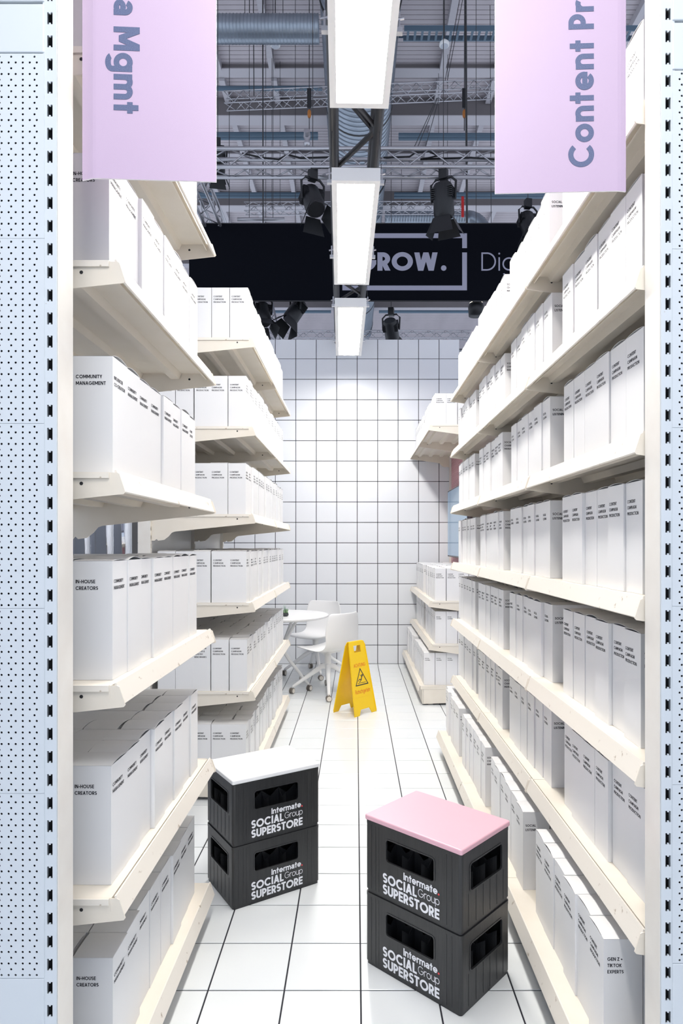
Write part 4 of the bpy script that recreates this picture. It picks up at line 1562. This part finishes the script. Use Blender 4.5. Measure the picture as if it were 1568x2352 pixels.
ribbed_duct('ventilation_duct', 'big spiral ventilation duct running along the hall roof', (0.085, 9.2, 10.42), (0.0, 27.0, 10.42), 0.66, 0.14, n=40, strap_every=2.6)
ribbed_duct('ventilation_duct', 'spiral branch duct joining the big duct from the left', at(300, 67, 10.2), at(737, 67, 10.2), 0.195, 0.055, 0.006)
ribbed_duct('ventilation_duct', 'far horizontal duct seen above the right of the banner', at(884, 502, 17.0), at(1072, 502, 17.0), 0.18, 0.07, 0.006)
el = MB()
pts = []
c0 = Vector(at(1072, 502, 17.0))
for k in range(7):
    a_ = math.radians(90 * k / 6)
    pts.append(c0 + Vector((0.45 * math.sin(a_), 0, -0.45 * (1 - math.cos(a_)))))
eb = thing('duct_elbow', 'grey duct elbow turning down behind the banner', 'duct', tuple(c0))
el.path([p - c0 for p in pts], 0.20, 16).build('elbow_tube', M['galv'], eb, smooth=True)
MB().tube((0, 0, 0), (0, 0, RZ - c0.z), 0.006, 6).build('hanger_rod', M['black_metal'], eb)


def pipe(name, label, cat, a_, b_, rad, m, n=8):
    return tag(MB().tube(a_, b_, rad, n).build(name, m, smooth=True), label, cat)


ct = thing('cable_tray', 'dark perforated cable tray under the roof on the right', 'cable tray', at(928, 62, 11.0))
L = 5.0
MB().box(0, L, 0, 0.02, -0.06, 0.03).build('tray_rail', M['teal_pipe'], ct)
MB().box(0, L, 0.22, 0.24, -0.06, 0.03).build('tray_rail', M['teal_pipe'], ct)
for k in range(40):
    MB().box(0.05 + k * 0.122, 0.09 + k * 0.122, 0.02, 0.22, -0.06, -0.045).build('tray_rung', M['teal_pipe'], ct)
for k, (px0, px1, py, Y, rad) in enumerate(((300, 730, 309, 12.6, 0.045), (300, 730, 318, 12.5, 0.03), (915, 1400, 311, 12.6, 0.045), (915, 1400, 319, 12.5, 0.03),
                                            (300, 745, 446, 15.9, 0.045), (905, 1400, 446, 15.9, 0.045), (300, 745, 452, 15.7, 0.035), (905, 1400, 453, 15.7, 0.035),
                                            (300, 740, 203, 11.6, 0.04), (915, 1400, 85, 11.3, 0.016), (300, 760, 716, 21.5, 0.05), (870, 1400, 716, 21.5, 0.05))):
    word = ['upper', 'lower'][k % 2]
    lab = ['blue-grey pipe above the stage truss, upper of the left pair', 'blue-grey pipe above the stage truss, lower of the left pair',
           'blue-grey pipe above the stage truss, upper of the right pair', 'blue-grey pipe above the stage truss, lower of the right pair',
           'blue-grey pipe above the banner on the left, upper one', 'blue-grey pipe above the banner on the right, upper one',
           'blue-grey pipe above the banner on the left, lower one', 'blue-grey pipe above the banner on the right, lower one',
           'pipe behind the tilted slim truss on the left', 'thin pipe under the cable tray on the right',
           'distant pipe below the banner on the left', 'distant pipe below the banner on the right'][k]
    pipe('roof_pipe', lab, 'pipe', at(px0, py, Y), at(px1, py, Y), rad, M['teal_pipe'])
lb = thing('lighting_bar', 'short grey lighting bar just above the banner on the left', 'bar', at(545, 504, 10.9))
MB().tube((0, 0, 0), (108 / FP * 10.9, 0, 0), 0.03, 10).build('bar_tube', M['silver'], lb, smooth=True)
rod(lb, 0.2, 0, 0)
rod(lb, 0.6, 0, 0)
for px, lab in ((632, 'round white ceiling speaker on the left of the lamps'), (1020, 'round white ceiling speaker on the right of the lamps')):
    sp = thing('ceiling_speaker', lab, 'speaker', at(px, 106, 10.6))
    MB().lathe([(0.068, 0.0), (0.083, 0.012), (0.080, 0.05), (0.03, 0.10)], 24).build('speaker_body', M['lamp_white'], sp, smooth=True)
    MB().lathe([(0.062, -0.003), (0.062, 0.0)], 24).build('speaker_grille', M['speaker'], sp)
    MB().tube((0, 0, 0.1), (0, 0.02, RZ - at(px, 106, 10.6)[2]), 0.008, 6).build('drop_rod', M['black_metal'], sp)
# vertical rigging lines: (px top, px bottom, py bottom, Y, radius)
for k, (pa, pb, pyb, Y, rad, lab) in enumerate((
        (527, 526, 520, 12.2, 0.006, 'thin vertical rigging wire close to the left lilac sign'),
        (563, 562, 40, 10.9, 0.006, 'thin rigging wire left of the branch duct hanger'),
        (573, 573, 37, 10.9, 0.005, 'thin rigging wire ending above the branch duct'),
        (581, 583, 220, 10.8, 0.008, 'dark strap cable holding the tilted truss on the left'),
        (603, 604, 520, 10.6, 0.011, 'dark hoist chain hanging down left of the lamps'),
        (624, 624, 480, 13.1, 0.005, 'thin vertical wire crossing the stage truss on the left'),
        (643, 643, 470, 13.4, 0.005, 'thin vertical wire beside the middle lamp'),
        (710, 710, 335, 10.62, 0.007, 'hoist wire with an orange hook on the left truss'),
        (1068, 1073, 690, 10.5, 0.018, 'thick brown vertical cable right of the lamps'),
        (1067, 1066, 300, 10.62, 0.008, 'hoist wire with orange hook beside the thick cable'),
        (1028, 1027, 420, 13.0, 0.005, 'thin vertical wire left of the thick cable'),
        (1007, 1007, 440, 13.6, 0.005, 'thin vertical wire over the right spotlight'),
        (1125, 1128, 600, 12.0, 0.006, 'thin vertical wire just left of the right lilac sign'))):
    tag(MB().tube((at(pa, 0, Y)[0], Y, RZ), at(pb, pyb, Y), rad, 6).build('rigging_cable', M['black_metal']), lab, 'cable', 'rigging lines under the hall roof')
for k, (px0, py0, px1, py1) in enumerate(((1003, 225, 950, 340), (1005, 225, 958, 340), (1008, 225, 975, 345), (1055, 0, 1022, 185), (1062, 0, 1026, 190))):
    tag(MB().tube(at(px0, py0, 11.0), at(px1, py1, 11.0), 0.006, 6).build('rigging_cable', M['black_metal']),
        ['slanting rigging rope below the tilted truss, leftmost of three', 'slanting rigging rope below the tilted truss, middle of three', 'slanting rigging rope below the tilted truss, rightmost of three',
         'slanting rope above the right ceiling speaker, outer one', 'slanting rope beside the right ceiling speaker, inner one'][k], 'rope', 'slanting ropes under the roof')
for px, lab in ((710, 'orange hoist hook under the tilted truss on the left'), (1066, 'orange hoist hook under the tilted truss on the right')):
    p = at(px, 262, 10.62)
    hk = thing('hoist_hook', lab, 'hook', p)
    MB().lathe([(0.02, -0.06), (0.03, -0.03), (0.03, 0.04), (0.015, 0.07)], 10).build('hook_block', M['orange_tag'], hk, smooth=True)
    MB().box(-0.035, 0.035, -0.01, 0.01, 0.10, 0.42).build('lifting_strap', M['spot_black'], hk)
# cables lying in the stage truss
for k, (pts_, lab) in enumerate((([(556, 352), (600, 362), (640, 366), (660, 355), (690, 363), (760, 361)], 'black power cable lying along the left of the stage truss'),
                                 ([(880, 362), (940, 360), (955, 350), (985, 348), (1005, 358), (965, 366), (1080, 362), (1136, 366)], 'black power cable looped in the right of the stage truss'))):
    tag(MB().path([at(a_, b_, 8.85) for a_, b_ in pts_], 0.012, 6).build('power_cable', M['spot_black'], smooth=True), lab, 'cable')
